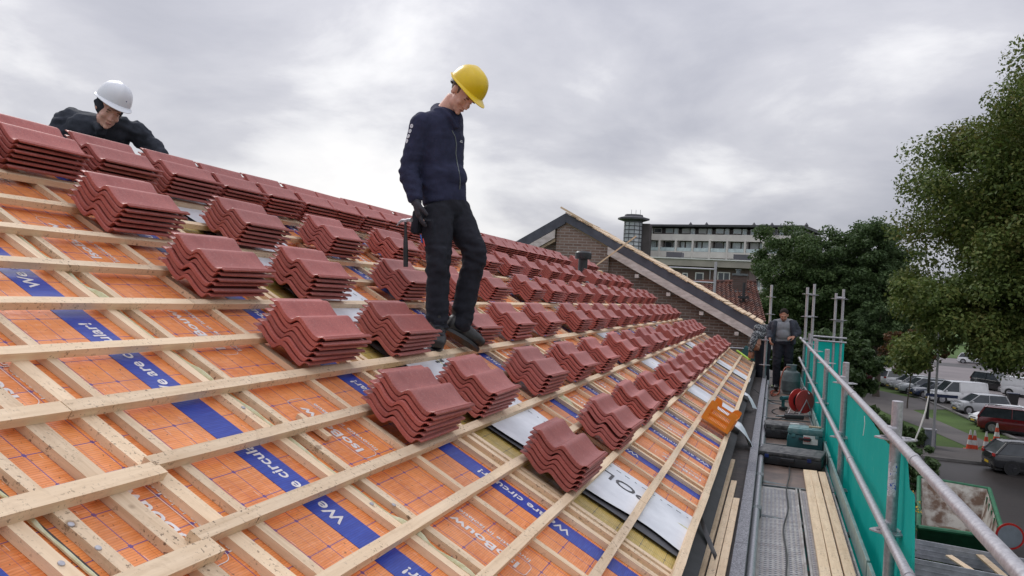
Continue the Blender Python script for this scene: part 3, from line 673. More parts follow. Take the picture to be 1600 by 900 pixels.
# steel planks
def steel_plank(x0, x1, y0, y1, name='steel_plank'):
    b = MB(); w = x1-x0
    b.box(((x0+x1)/2, (y0+y1)/2, DZ-.03), (w-.006, y1-y0, .044))
    for x in (x0+.008, x1-.008): b.box((x, (y0+y1)/2, DZ-.002), (.014, y1-y0, .014))
    for x in (x0+.026,): b.box((x, (y0+y1)/2, DZ-.0065), (.004, y1-y0, .004))
    o = b.build(name, M['plate'], sc)
    g = MB(); nx = int((w-.05)/.027); ny = int((y1-y0-.08)/.044)
    for i in range(nx):
        for k in range(ny):
            x = x0+.04+i*(w-.07)/max(1, nx-1)-.005; y = y0+.05+k*.044+(.022 if i % 2 else 0)
            a = .008; l = .012
            g.add([(x-l, y, DZ-.0075), (x, y-a, DZ-.0075), (x+l, y, DZ-.0075), (x, y+a*.3, DZ-.0035), (x, y+a, DZ-.0075)], [(0, 1, 3), (1, 2, 3), (2, 4, 3), (4, 0, 3)])
    g.build('grip_bumps', M['galv'], o)
    g = MB()
    for i in range(nx):
        for k in range(ny):
            x = x0+.04+i*(w-.07)/max(1, nx-1)-.005; y = y0+.05+k*.044+(.022 if i % 2 else 0)-.010
            g.quad((x-.014, y, DZ-.0070), (x, y-.013, DZ-.0070), (x+.014, y, DZ-.0070), (x, y+.008, DZ-.0070))
    g.build('grip_holes', M['black_plastic'], o)
steel_plank(-.035, .285, 3.6, 8.16); steel_plank(.300, .600, 3.6, 8.16); steel_plank(-.035, .285, .2, 3.56); steel_plank(.300, .600, .2, 3.56)
y = 8.19
while y < 20.5:
    b = MB(); b.box((.285, y+1.22, DZ-.02), (.60, 2.40, .022)); o = b.build('walkway_board', M['ply'], sc)
    b = MB(); b.box((-.025, y+1.22, DZ-.014), (.022, 2.43, .040)); b.box((.595, y+1.22, DZ-.014), (.022, 2.43, .040)); b.box((.285, y+.012, DZ-.012), (.60, .03, .028)); b.build('board_frame', M['galv_dark'], o)
    y += 2.46
for y0, y1 in ((1.2, 5.6), (5.65, 9.33), (9.42, 12.3), (12.4, 15.3), (15.4, 18.3), (18.4, 20.5)):
    b = MB(); b.box((.632, (y0+y1)/2, DZ+.055), (.022, y1-y0, .14), bev=.003); b.build('toe_board', M['toe'], sc)
# timber boards lying on the planks
wg = 'new timber boards lying on the scaffold walkway'
for lab, x, sh, y1 in (('left of three narrow new timber boards lying on the scaffold walkway', .385, 0, 9.02), ('middle one of the three new timber boards on the scaffold walkway', .455, .02, 9.0), ('right of three new timber boards on the scaffold, nearest the toe board', .530, .012, 8.97)):
    b = MB(); b.box((0, 0, 0), (.064, 6.6, .030), bev=.002); o = b.build('timber_board', M['wood_y'], None, mw=Matrix.Translation((x, y1-3.3, DZ+.017+(.004 if x > .4 else 0))) @ Matrix.Rotation(-.003+sh*.1, 4, 'Z')); tag(o, lab, 'board', wg)
# safety net outside the rails
def net():
    b = MB(); ys = np.linspace(4.62, 20.6, 160); vs = []; nz = 26
    for i, y in enumerate(ys):
        d = min(1.0, (y-4.62)/2.9); t = ((y-1.9) % 3.02)/3.02
        top = -.74-.10*math.sin(math.pi*((y-4.93) % 3.02)/3.02) if y > 4.93 else -.93-.0*(4.93-y)
        top += .012*noise.noise(Vector((y*3, 0, 0)))
        for k in range(nz):
            v = k/(nz-1); z = top+(GZ+1.5-top)*v**1.6
            x = .735+.030*noise.noise(Vector((y*1.3, z*.9, 0)))+.026*noise.noise(Vector((y*5.5, z*.9, 3)))*(.4+v)+(.02*math.sin(y*24) if y < 4.85 else 0)
            vs.append((x, y, z))
    n = len(ys); b.add(vs, [(i*nz+k, i*nz+k+1, (i+1)*nz+k+1, (i+1)*nz+k) for i in range(n-1) for k in range(nz-1)]); return b
def netmat():
    m, b = newmat('teal_debris_netting'); v = coords(); f = NOI(v, 1.4, 4, .6); w = NOI(v, 18, 3)
    col = MIX(f, (.0, .34, .30), (.006, .46, .40)); col = MIX(MA('MULTIPLY', RAMP(w, [(.62, (0, 0, 0)), (.75, (1, 1, 1))]), .3), col, (.12, .45, .40)); SETC(b, col)
    x, y, z = SEP(v); wv = MA('MULTIPLY', MA('SINE', MA('MULTIPLY', y, 900)), MA('SINE', MA('MULTIPLY', z, 900)))
    b.inputs['Roughness'].default_value = .7; BUMP(b, MA('ADD', wv, MA('MULTIPLY', NOI(v, 6), 3)), .25, .002)
    tr = nt.nodes.new('ShaderNodeBsdfTranslucent'); nt.links.new(col, tr.inputs[0]); ms = nt.nodes.new('ShaderNodeMixShader'); ms.inputs[0].default_value = .5
    out = nt.nodes['Material Output']; nt.links.new(b.outputs[0], ms.inputs[1]); nt.links.new(tr.outputs[0], ms.inputs[2]); nt.links.new(ms.outputs[0], out.inputs[0]); return m
M['net'] = netmat()
o = net().build('safety_net', M['net'], None, smooth=True); recenter(o); tag(o, 'long teal debris net hanging outside the scaffold guard rails', 'safety net')
b = MB(); vs = []; n = 24; nz = 20
for i in range(n+1):
    for k in range(nz):
        x = .84+.78*i/n; z = -.79-(k/(nz-1))*3.6; vs.append((x, 21.42+.03*noise.noise(Vector((x*5, z*1.5, 0))), z))
b.add(vs, [(i*nz+k, i*nz+k+1, (i+1)*nz+k+1, (i+1)*nz+k) for i in range(n) for k in range(nz-1)]); o = b.build('safety_net', M['net'], None, smooth=True); recenter(o); tag(o, 'short teal debris net closing the far end of the scaffold', 'safety net')
# white tie-wrap string sticking up from the near post
b = MB(); b.tube([(.735, 4.86, -.66), (.75, 4.84, -.60), (.775, 4.84, -.50), (.785, 4.84, -.42)], [.004, .004, .004, .003], 6); o = b.build('tie_strap', M['white_plastic'], None, smooth=True); recenter(o); tag(o, 'thin white strap end sticking up beside the nearest scaffold post', 'strap')
b = MB(); b.tube([(.70, 7.0, -.80), (.705, 7.0, -.86), (.698, 7.0, -.95)], .003, 5); o = b.build('tie_strap', M['white_plastic'], None, smooth=True); recenter(o); tag(o, 'short white cord hanging down the teal net below the top rail', 'strap')

# ================================================================ tools on the walkway
M['latch_blue'] = mat('dark_blue_latch', (.012, .03, .16), None, 5, .5, bump=0)
def case(name, lab, cat, c, d, rz, body, lid, extra=None, rx=0):
    mw = Matrix.Translation((c[0], c[1], DZ)) @ Matrix.Rotation(rz, 4, 'Z') @ Matrix.Rotation(rx, 4, 'X')
    t = thing(name, lab, cat, mw=mw); w, l, h = d
    b = MB(); b.box((0, 0, h*.36), (w, l, h*.70), bev=h*.13); b.build('case_body', M[body], t, mw=mw, smooth=True)
    b = MB(); b.box((0, 0, h*.85), (w*.985, l*.985, h*.30), bev=h*.11)
    for k in (-1, 0, 1): b.box((k*w*.27, 0, h*1.0), (w*.20, l*.72, h*.035), bev=h*.012)
    b.build('lid', M[lid], t, mw=mw, smooth=True)
    b = MB(); b.box((-.06, -l/2-.022, h*.55), (.016, .05, .03), bev=.005); b.box((.06, -l/2-.022, h*.55), (.016, .05, .03), bev=.005); b.box((0, -l/2-.040, h*.55), (.136, .018, .03), bev=.006); b.build('handle', M['black_plastic'], t, mw=mw)
    for s_ in (-1, 1):
        b = MB(); b.box((s_*w*.32, -l/2-.004, h*.66), (.04, .014, .035), bev=.004); b.build('latch', M['latch_blue'] if extra == 'blue' else M[lid], t, mw=mw)
    return t, mw
case('tool_case', 'large flat black power tool case at the far end of the timber boards', 'tool case', (.255, 9.50), (.66, .50, .13), math.radians(-9), 'black_plastic', 'black_dusty', 'blue')
t, mw = case('tool_case', 'teal tool box with pale dusty lid and label beside the toe board', 'tool case', (.43, 10.55), (.40, .34, .25), math.radians(-4), 'teal_plastic', 'teal_lid')
b = MB(); b.box((.06, -.174, .13), (.16, .004, .10)); b.build('case_label', M['white_plastic'], t, mw=mw); b = MB(); b.box((.02, -.178, .135), (.07, .004, .05)); b.build('label_print', M['red_plastic'], t, mw=mw)
b = MB(); b.box((.10, 0, .262), (.14, .05, .02), bev=.006); b.build('lid_handle', M['wood_old'], t, mw=mw)
t, mw = case('tool_case', 'smaller black tool case behind the teal tool box on the walkway', 'tool case', (.22, 11.35), (.52, .42, .17), math.radians(3), 'black_plastic', 'black_dusty')
b = MB(); b.box((.10, -.05, .181), (.11, .05, .003)); b.build('case_label', M['white_plastic'], t, mw=mw)
# cable reel
rm = Matrix.Translation((.47, 13.75, DZ)) @ Matrix.Rotation(math.radians(-50), 4, 'Z')
t = thing('cable_reel', 'red plastic cable reel on a metal stand leaning by the toe board', 'cable reel', mw=rm)
RX = Matrix.Rotation(math.radians(90), 4, 'Y')
for s_ in (-1, 1):
    b = MB(); b.lathe([(.05, -.006), (.17, -.012), (.178, -.004), (.178, .006), (.17, .006), (.05, .008)], (s_*.075, 0, .22), 28, rot=RX); b.build('flange', M['red_plastic'], t, mw=rm, smooth=True)
b = MB(); b.lathe([(.06, -.075), (.062, .075)], (0, 0, .22), 20, rot=RX); b.build('drum', M['red_plastic'], t, mw=rm, smooth=True)
b = MB()
for k in range(9): b.lathe([(.08, -.006), (.098+.012*(k % 2), 0), (.08, .006)], (-.064+k*.016, 0, .22), 20, rot=RX)
b.build('wound_cable', M['cable'], t, mw=rm, smooth=True)
b = MB(); b.lathe([(.055, -.02), (.05, .012), (.02, .02)], (-.085, 0, .22), 18, rot=RX); b.build('socket_hub', M['black_plastic'], t, mw=rm, smooth=True)
b = MB()
for s_ in (-1, 1): b.tube([(s_*.11, -.14, .012), (s_*.115, 0, .25), (s_*.11, .14, .012)], .009, 8); b.tube([(s_*.11, -.15, .012), (s_*.11, .15, .012)], .009, 8)
b.tube([(-.11, .05, .34), (0, .05, .43), (.11, .05, .34)], .010, 8); b.build('stand', M['galv'], t, mw=rm, smooth=True)
# black power tool and blue drill lying by the reel
rm = Matrix.Translation((.36, 13.15, DZ)) @ Matrix.Rotation(.15, 4, 'Z'); t = thing('hand_tool', 'black elongated power tool lying in front of the red cable reel', 'power tool', mw=rm)
b = MB(); b.box((0, 0, .04), (.28, .08, .07), bev=.025); b.build('tool_body', M['black_plastic'], t, mw=rm, smooth=True); b = MB(); b.tube([(-.14, 0, .04), (-.26, .01, .03)], [.02, .008], 10); b.build('tool_nose', M['galv_dark'], t, mw=rm, smooth=True)
rm = Matrix.Translation((.24, 14.25, DZ)) @ Matrix.Rotation(.9, 4, 'Z'); t = thing('drill', 'blue cordless drill standing left of the red cable reel', 'drill', mw=rm)
b = MB(); b.tube([(-.09, 0, .19), (.07, 0, .19), (.12, 0, .19)], [.036, .036, .018], 14); b.box((-.04, 0, .10), (.045, .04, .15), bev=.015); b.build('drill_body', M['teal_plastic'], t, mw=rm, smooth=True); b = MB(); b.box((-.03, 0, .03), (.12, .075, .055), bev=.012); b.build('battery', M['black_plastic'], t, mw=rm); b = MB(); b.tube([(.12, 0, .19), (.20, 0, .19)], .006, 8); b.build('drill_bit', M['galv'], t, mw=rm)
# gas bottle
gm = Matrix.Translation((.375, 17.0, DZ)); t = thing('gas_bottle', 'grey green gas bottle with carrying collar standing on the walkway', 'gas bottle', mw=gm)
b = MB(); b.lathe([(.13, .03), (.165, .06), (.172, .10), (.172, .24), (.174, .245), (.172, .25), (.172, .36), (.155, .41), (.10, .445), (.04, .46)], (0, 0, 0), 32); b.build('bottle_body', M['gas'], t, mw=gm, smooth=True)
b = MB(); b.lathe([(.125, 0), (.14, 0), (.14, .05), (.125, .05)], (0, 0, 0), 28); b.build('foot_ring', M['gas'], t, mw=gm, smooth=True)
b = MB(); n = 20; vs = []
for k in range(n+1):
    a = math.radians(-60+300*k/n+90)
    for r_, z in ((.095, .42), (.100, .42), (.098, .55), (.092, .55)): vs.append((r_*math.cos(a), r_*math.sin(a), z))
b.add(vs, [(i*4+q, i*4+(q+1) % 4, i*4+4+(q+1) % 4, i*4+4+q) for i in range(n) for q in range(4)]); b.lathe([(.094, .545), (.104, .55), (.094, .556)], (0, 0, 0), 24); b.build('collar', M['gas'], t, mw=gm)
b = MB(); b.tube([(0, 0, .45), (0, 0, .50)], .018, 10); b.tube([(0, 0, .50), (0, -.04, .50)], .012, 8); b.build('valve', M['galv'], t, mw=gm)
def curve(pts, sub=6):
    out = []; P = [Vector(p) for p in pts]; P = [P[0]*2-P[1]]+P+[P[-1]*2-P[-2]]
    for i in range(1, len(P)-2):
        for k in range(sub):
            t_ = k/sub; a, b_, c, d = P[i-1:i+3]; out.append(.5*((2*b_)+(c-a)*t_+(2*a-5*b_+4*c-d)*t_*t_+(3*b_-a-3*c+d)*t_**3))
    out.append(P[-2]); return out
def cable(name, lab, cat, pts, r, m):
    b = MB(); b.tube(curve(pts), r, 7); o = b.build(name, M[m], None, smooth=True); recenter(o); tag(o, lab, cat)
Zc = DZ+.003
cable('gas_hose', 'red gas hose coiled on the walkway left of the gas bottle', 'hose', [(.375, 16.95, DZ+.50), (.26, 16.8, DZ+.5), (.19, 16.75, DZ+.3), (.17, 16.7, Zc+.02), (.10, 16.6, Zc), (.02, 16.9, Zc), (.05, 17.3, Zc), (.16, 17.3, Zc), (.18, 16.9, Zc+.02), (.10, 16.3, Zc+.01), (.03, 16.5, Zc), (.06, 17.0, Zc+.02), (.14, 17.6, Zc)], .011, 'hose')
cable('power_cable', 'black power cable looping over the muddy walkway to the reel', 'cable', [(.42, 13.6, DZ+.10), (.30, 13.3, Zc+.01), (.15, 13.5, Zc), (.05, 13.9, Zc), (.12, 14.3, Zc), (.26, 14.1, Zc), (.20, 13.2, Zc), (.06, 12.9, Zc), (.02, 12.5, Zc), (.16, 12.4, Zc), (.22, 12.0, Zc), (.30, 11.75, Zc)], .006, 'cable')
cable('power_cable', 'dark cable running straight down the perforated steel planks', 'cable', [(.235, 9.2, DZ+.008), (.225, 8.7, DZ+.012), (.19, 8.0, DZ+.014), (.195, 7.3, DZ+.012), (.15, 6.6, DZ+.012), (.165, 5.9, DZ+.012), (.15, 5.2, DZ+.012), (.16, 4.2, DZ+.012)], .006, 'cable')
cable('power_cable', 'thin black cable crossing from the gutter over the walkway edge', 'cable', [(-.36, 15.2, -1.38), (-.2, 14.8, -1.45), (-.06, 14.9, -1.56), (.06, 15.2, Zc), (.2, 15.0, Zc), (.33, 14.5, Zc)], .006, 'cable')
b = MB(); b.ell((.10, 18.0, DZ+.03), (.09, .07, .03)); o = b.build('work_glove', mat('pale_green_cloth', (.45, .50, .30), None, 20, .8), None, smooth=True); recenter(o); tag(o, 'pale green crumpled work glove lying on the walkway left of the gas bottle', 'glove')
# ================================================================ people
def limb(mb, pts, rads, side, sub=5, n=18):
    """smooth closed tube through pts with elliptical sections (a along `side`, b across it)"""
    P = curve(pts, sub); k = len(pts); side = Vector(side)
    A = [r[0] for r in rads]; B_ = [r[1] for r in rads]; xs = np.linspace(0, k-1, len(P)); A = np.interp(xs, range(k), A); B_ = np.interp(xs, range(k), B_)
    rings = []
    for i, p in enumerate(P):
        t = (P[min(i+1, len(P)-1)]-P[max(i-1, 0)]).normalized(); s = (side-t*side.dot(t)).normalized(); f = t.cross(s)
        rings.append((p, s, f, A[i], B_[i], t))
    full = []
    p, s, f, a, b_, t = rings[0]
    for q in (.35, .75): full.append((p-t*min(a, b_)*.55*(1-q), s, f, a*math.sqrt(q), b_*math.sqrt(q), t))
    full += rings; p, s, f, a, b_, t = rings[-1]
    for q in (.75, .35): full.append((p+t*min(a, b_)*.55*(1-q), s, f, a*math.sqrt(q), b_*math.sqrt(q), t))
    vs = []; fs = []
    for p, s, f, a, b_, t in full:
        for j in range(n): c, d = math.cos(j*2*math.pi/n), math.sin(j*2*math.pi/n); vs.append(p+s*(a*c)+f*(b_*d))
    for i in range(len(full)-1):
        for j in range(n): q = i*n+j; r_ = i*n+(j+1) % n; fs.append((q, r_, r_+n, q+n))
    fs.append(tuple(range(n-1, -1, -1))); fs.append(tuple((len(full)-1)*n+j for j in range(n)))
    mb.add(vs, fs)
def remesh(mb, voxel, it=4, folds=None, name='body'):
    me = bpy.data.meshes.new(name); me.from_pydata(mb.v, [], mb.f)
    bm = bmesh.new(); bm.from_mesh(me); bmesh.ops.recalc_face_normals(bm, faces=bm.faces); bm.to_mesh(me); bm.free()
    o = bpy.data.objects.new('tmp', me); COL.objects.link(o)
    m = o.modifiers.new('r', 'REMESH'); m.mode = 'VOXEL'; m.voxel_size = voxel
    s = o.modifiers.new('s', 'SMOOTH'); s.factor = .5; s.iterations = it
    dg = bpy.context.evaluated_depsgraph_get(); out = bpy.data.meshes.new_from_object(o.evaluated_get(dg)); bpy.data.objects.remove(o); bpy.data.meshes.remove(me)
    out.name = name
    if folds:
        amp, centers = folds; nv = [v.normal.copy() for v in out.vertices]
        for v, nn in zip(out.vertices, nv):
            w = .35
            for c, r_, k in centers: w += k*math.exp(-((v.co-c).length/r_)**2)
            q = v.co
            f = noise.noise(Vector((q.x*9, q.y*9, q.z*26)))+.6*noise.noise(Vector((q.x*24+5, q.y*24, q.z*34)))
            r2 = 1-abs(noise.noise(Vector((q.x*7+q.z*6, q.y*7, q.z*15+9))))*2
            v.co += nn*amp*w*(f*.6+max(0, r2)*.55-.25)
    out.polygons.foreach_set('use_smooth', [True]*len(out.polygons)); out.update(); return out
def frame(o, fwd, up):
    f = Vector(fwd).normalized(); u = Vector(up); u = (u-f*u.dot(f)).normalized(); s = f.cross(u)
    return Matrix(((s.x, f.x, u.x, o[0]), (s.y, f.y, u.y, o[1]), (s.z, f.z, u.z, o[2]), (0, 0, 0, 1)))
def head(mb, m):
    def e(c, r, rot=None, n=12):
        q = m.to_3x3().to_4x4(); q = q @ rot if rot is not None else q; mb.ell(m @ Vector(c), r, rot=q, n=n)
    e((0, -.012, .035), (.074, .094, .086)); e((0, .030, -.025), (.060, .064, .086)); e((0, .050, -.088), (.038, .034, .026)); e((0, .022, -.068), (.058, .056, .042))
    e((0, .086, .020), (.046, .016, .011)); e((.037, .066, -.032), (.021, .022, .020)); e((-.037, .066, -.032), (.021, .022, .020))
    e((0, .100, -.020), (.010, .012, .028), Matrix.Rotation(-.30, 4, 'X')); e((0, .110, -.038), (.013, .013, .010)); e((.012, .100, -.040), (.008, .009, .007)); e((-.012, .100, -.040), (.008, .009, .007))
    e((0, .090, -.064), (.022, .010, .0065)); e((0, .087, -.076), (.018, .010, .007)); e((0, .082, -.100), (.018, .014, .014))
    for s in (-1, 1):
        e((s*.076, -.005, -.008), (.008, .019, .031), Matrix.Rotation(s*.25, 4, 'Z')); e((s*.079, -.012, .010), (.007, .016, .014)); e((s*.030, .074, .000), (.014, .012, .009))
def hand(mb, wrist, direction, palm_n, s=1.0, curl=.5, thumb_side=1, fat=1.0, spread=.12):
    """palm + four fingers + thumb; palm_n = the way the palm faces"""
    d = Vector(direction).normalized(); n = Vector(palm_n); n = (n-d*n.dot(d)).normalized(); w = d.cross(n)*thumb_side
    wrist = Vector(wrist); R = lambda a, b_, c: wrist+d*a*s+w*b_*s+n*c*s
    limb(mb, [R(-.02, 0, 0), R(.03, 0, 0), R(.085, 0, .002)], [(.026*s*fat, .019*s*fat), (.038*s*fat, .017*s*fat), (.041*s*fat, .014*s*fat)], w, 4, 14)
    for i, (off, L_) in enumerate(((.030, .072), (.010, .080), (-.011, .074), (-.030, .058))):
        p = R(.082-abs(off)*.15, off, .002); a = curl*(.75+.12*i); seg = [L_*.46, L_*.30, L_*.24]; pts = [p-d*.012*s, p]; ang = 0; sp = spread*off/.03
        for q in range(3):
            ang += a*(.55 if q == 0 else .75); dd = d*math.cos(ang)+n*math.sin(ang)+w*sp*math.cos(ang); p = p+dd.normalized()*seg[q]*s; pts.append(p)
        r_ = .0086*s*fat; limb(mb, pts, [(r_*1.1, r_*1.1), (r_*1.05, r_), (r_, r_), (r_*.92, r_*.92), (r_*.8, r_*.8)], w, 3, 10)
    p = R(.015, .030, .006); q1 = R(.045, .050, .018); q2 = R(.072, .052, .034); q3 = R(.092, .046, .046)
    limb(mb, [p, q1, q2, q3], [(.015*s*fat, .014*s*fat), (.0115*s*fat, .011*s*fat), (.010*s*fat, .010*s*fat), (.008*s*fat, .008*s*fat)], w, 3, 10)
def helmet(parent, m, shell, logo=None, knob=True):
    """hard hat in the head frame m: x side, y forward, z up"""
    b = MB(); n = 40; vs = []; rows = 16
    for i in range(rows+1):
        a = math.pi/2*i/rows
        for k in range(n):
            th = k*2*math.pi/n; c, s_ = math.cos(th), math.sin(th); r_ = math.cos(a)**.72
            x, y = .108*c*r_, .132*s_*r_+.0; z = .128*math.sin(a)
            ridge_ = .006*math.exp(-(x/.014)**2)*(1 if i > 2 else 0)
            vs.append((x, y, z+.028+ridge_))
    fs = [(i*n+k, i*n+(k+1) % n, (i+1)*n+(k+1) % n, (i+1)*n+k) for i in range(rows) for k in range(n)]; fs.append(tuple(rows*n+k for k in range(n)))
    b.add(vs, fs)
    # brim with the longer peak in front
    o = len(b.v); vs = []
    for j, (ex, dz) in enumerate(((0, .030), (1, .020), (1, .0165), (0, .0255))):
        for k in range(n):
            th = k*2*math.pi/n; c, s_ = math.cos(th), math.sin(th); pk = max(0, s_)**3*.045+.013; vs.append((.1075*c*(1+ex*(pk*.85)/.12), .1315*s_+ex*s_*pk, dz-ex*max(0, s_)**2*.012+(.006 if s_ < -.4 else 0)*ex))
    b.add(vs, [(j*n+k, j*n+(k+1) % n, ((j+1) % 4)*n+(k+1) % n, ((j+1) % 4)*n+k) for j in range(4) for k in range(n)])
    h = b.build('hard_hat', shell, parent, smooth=True, mw=m)
    b = MB(); vs = []
    for j in range(2):
        for k in range(n+1):
            th = math.pi*1.0+math.pi*k/n; vs.append((.094*math.cos(th), .104*math.sin(th)-.004, .030 if j else .006-.022*math.sin(math.pi*k/n)))
    b.add(vs, [(k, k+1, n+1+k+1, n+1+k) for k in range(n)]); b.build('head_band', M['black_plastic'], h, mw=m)
    if knob:
        b = MB(); b.lathe([(.004, -.012), (.021, -.010), (.021, .010), (.004, .012)], (0, -.118, -.012), 16, rot=Matrix.Rotation(math.radians(90), 4, 'X')); b.build('adjuster_knob', M['black_plastic'], h, smooth=True, mw=m)
    return h
def face_parts(p, m, lip=True, brow=None):
    for s in (-1, 1):
        b = MB(); b.ell(m @ Vector((s*.030, .0795, .0005)), (.0125, .0075, .0035), rot=m.to_3x3().to_4x4(), n=8); b.build('eye', M['eye'], p, smooth=True)
        if brow:
            b = MB(); b.ell(m @ Vector((s*.030, .0925, .018)), (.019, .0085, .004), rot=m.to_3x3().to_4x4(), n=8); b.build('eyebrow', brow, p, smooth=True)
    if lip:
        b = MB(); b.ell(m @ Vector((0, .0945, -.069)), (.021, .0075, .0055), rot=m.to_3x3().to_4x4(), n=8); b.build('lips', M['lip'], p, smooth=True)
def boot(p, ankle, toe, up, s=1.0, m=None):
    ankle, toe = Vector(ankle), Vector(toe); d = (toe-ankle); d.normalize(); up = Vector(up); up = (up-d*up.dot(d)).normalized(); w = d.cross(up)
    mb = MB(); L_ = (toe-ankle).length
    heel = ankle-d*.075*s-up*.0*s
    limb(mb, [heel+up*.0, ankle+d*.03*s, ankle+d*(L_*.62), toe-d*.01], [(.036*s, .046*s), (.042*s, .050*s), (.050*s, .038*s), (.040*s, .026*s)], w, 5, 16)
    limb(mb, [ankle-Vector((0, 0, .01)), ankle+Vector((0, 0, .07*s)), ankle+Vector((0, 0, .12*s))], [(.050*s, .050*s), (.050*s, .050*s), (.052*s, .052*s)], w, 4, 16)
    me = remesh(mb, .007, 3); me.materials.append(m or M['boot']); o = place('boot', me, p)
    b = MB(); sole = []
    nn = 20
    for i in range(nn):
        a = i*2*math.pi/nn; c = math.cos(a); t = (c*.5+.5); sole.append(ankle+d*(-.085*s+(L_+.085*s)*t)+w*math.sin(a)*(.040+.010*math.sin(t*3.1))*s-up*.054*s)
    b.prism(sole, up*.018*s); b.build('sole', M['black_plastic'], o)
    b = MB()
    for k in range(4): c = ankle+d*(.035+.030*k)*s+up*(.058-.008*k)*s; b.tube([c-w*.026*s, c+up*.005, c+w*.026*s], .0032*s, 6)
    b.build('laces', M['dark_jacket'], o, smooth=True); return o

def torso(mb, J, k=1.0, add=0.0, low=True):
    sh = (J['sr']-J['sl']).normalized(); hp = (J['hr']-J['hl']).normalized()
    ch, wa, pe, nb_ = J['chest'], J['waist'], J['pelvis'], J['neck']
    sd_ = (sh+hp).normalized()
    pts = [pe, wa, ch, ch.lerp(nb_, .55), nb_]; rd = [(.165*k+add, .115*k+add), (.155*k+add, .110*k+add), (.185*k+add, .125*k+add), (.165*k+add, .095*k+add), (.062*k+add*.6, .062*k+add*.6)]
    if not low: pts, rd = pts[1:], rd[1:]
    limb(mb, pts, rd, sd_, 7, 24)
    limb(mb, [J['sr']+(J['sl']-J['sr'])*.02, nb_.lerp(ch, .35), J['sl']+(J['sr']-J['sl'])*.02], [(.055*k+add, .060*k+add), (.075*k+add, .085*k+add), (.055*k+add, .060*k+add)], (0, 0, 1), 6, 18)
def arms(mb, J, k=1.0, add=0.0, short=0.0):
    for q in 'rl':
        s, e, w = J['s'+q], J['e'+q], J['w'+q]; w = w.lerp(e, short); side = (e-s).cross(w-e); side = side if side.length > 1e-5 else Vector((1, 0, 0))
        limb(mb, [s, s.lerp(e, .5), e, e.lerp(w, .4), w], [(.058*k+add, .058*k+add), (.052*k+add, .050*k+add), (.043*k+add, .043*k+add), (.043*k+add, .040*k+add), (.029*k+add, .028*k+add)], side, 6, 16)
def legs(mb, J, k=1.0, add=0.0, short=0.0, hem=0.0):
    for q in 'rl':
        h, kn, a = J['h'+q], J['k'+q], J['a'+q]; a = a.lerp(kn, short); side = (kn-h).cross(a-kn); side = side if side.length > 1e-5 else Vector((1, 0, 0))
        limb(mb, [h, h.lerp(kn, .45), kn, kn.lerp(a, .35), a], [(.088*k+add, .090*k+add), (.080*k+add, .080*k+add), (.058*k+add, .060*k+add), (.056*k+add, .058*k+add), (.038*k+add+hem, .040*k+add+hem)], side, 6, 18)
def body(p, J, hm, skin, k=.92, hands=True, vox=.0075):
    mb = MB(); head(mb, hm); nb_ = J['neck']; base = hm @ Vector((0, -.022, -.060))
    limb(mb, [nb_-(base-nb_)*.6, nb_, base], [(.066, .066), (.056, .060), (.053, .058)], hm.to_3x3() @ Vector((1, 0, 0)), 5, 18)
    torso(mb, J, k*.94); arms(mb, J, k*.95); legs(mb, J, k*.92)
    if hands:
        for q in 'rl': hand(mb, J['w'+q], J['hd'+q], J['hn'+q], 1.0, J.get('curl'+q, .5), J.get('th'+q, 1), J.get('fat', .95))
    for q in 'rl': limb(mb, [J['a'+q], J['a'+q].lerp(J['t'+q], .3), J['a'+q].lerp(J['t'+q], .55)], [(.030, .032), (.030, .022), (.022, .016)], (J['a'+q]-J['k'+q]).cross(J['t'+q]-J['a'+q]), 3, 12)
    me = remesh(mb, vox, 2, name='body'); me.materials.append(skin); return place('body', me, p)
def garment(p, name, mb, m, vox=.009, it=5, folds=None):
    me = remesh(mb, vox, it, folds, name); me.materials.append(m); return place(name, me, p)
P3 = lambda px, py, y: ony(px, py, y)

# ---- the young worker standing on the battens
J = dict(sr=P3(659, 194, 5.03), sl=P3(706, 187, 5.36), er=P3(639, 268, 5.00), el=P3(710, 262, 5.44), wr=P3(650, 314, 4.96), wl=P3(708, 318, 5.34), pelvis=P3(695, 318, 5.20), waist=P3(691, 285, 5.20), chest=P3(689, 216, 5.19), neck=P3(697, 172, 5.18),
         hr=P3(683, 330, 5.12), hl=P3(710, 328, 5.30), kr=P3(685, 412, 5.03), kl=P3(741, 396, 5.22), ar=P3(683, 512, 5.02), al=P3(719, 510, 5.22), tr=P3(683, 538, 4.84), tl=P3(753, 537, 5.36))
J['hdr'] = P3(657, 352, 4.96)-J['wr']; J['hnr'] = Vector((1, .5, 0)); J['hdl'] = Vector((.1, -.1, -1)); J['hnl'] = Vector((0, 1, 0)); J['thr'] = 1; J['thl'] = -1; J['curlr'] = .42; J['fat'] = .72
hf = Vector((.60, -.33, -.66)); hu = Vector((.66, -.10, .62)); hm = frame(P3(722.5, 147, 5.17), hf, hu)
man = thing('person', 'person in a yellow hard hat and navy hooded jacket standing on the roof looking down', 'person', (J['ar']+J['al'])/2)
body(man, J, hm, M['skin'], vox=.0065)
face_parts(man, hm, True, M['hair_fair'])
# clipped hair below the hat
b = MB(); mb = MB(); q = hm.to_3x3().to_4x4(); mb.ell(hm @ Vector((0, -.020, .030)), (.0775, .0915, .080), rot=q, n=14); b = mb.build('hair', M['hair_fair'], man, smooth=True)
HM = hm @ Matrix.Translation((0, -.008, .026)) @ Matrix.Rotation(math.radians(4), 4, 'X') @ Matrix.Scale(1.07, 4); helmet(man, HM, M['yellow_shell'])
mb = MB(); torso(mb, J, .98, .014); arms(mb, J, 1.03, .019, .04)
for q_ in 'rl': mb.ell(J['s'+q_]+Vector((0, 0, .0)), (.078, .078, .078))
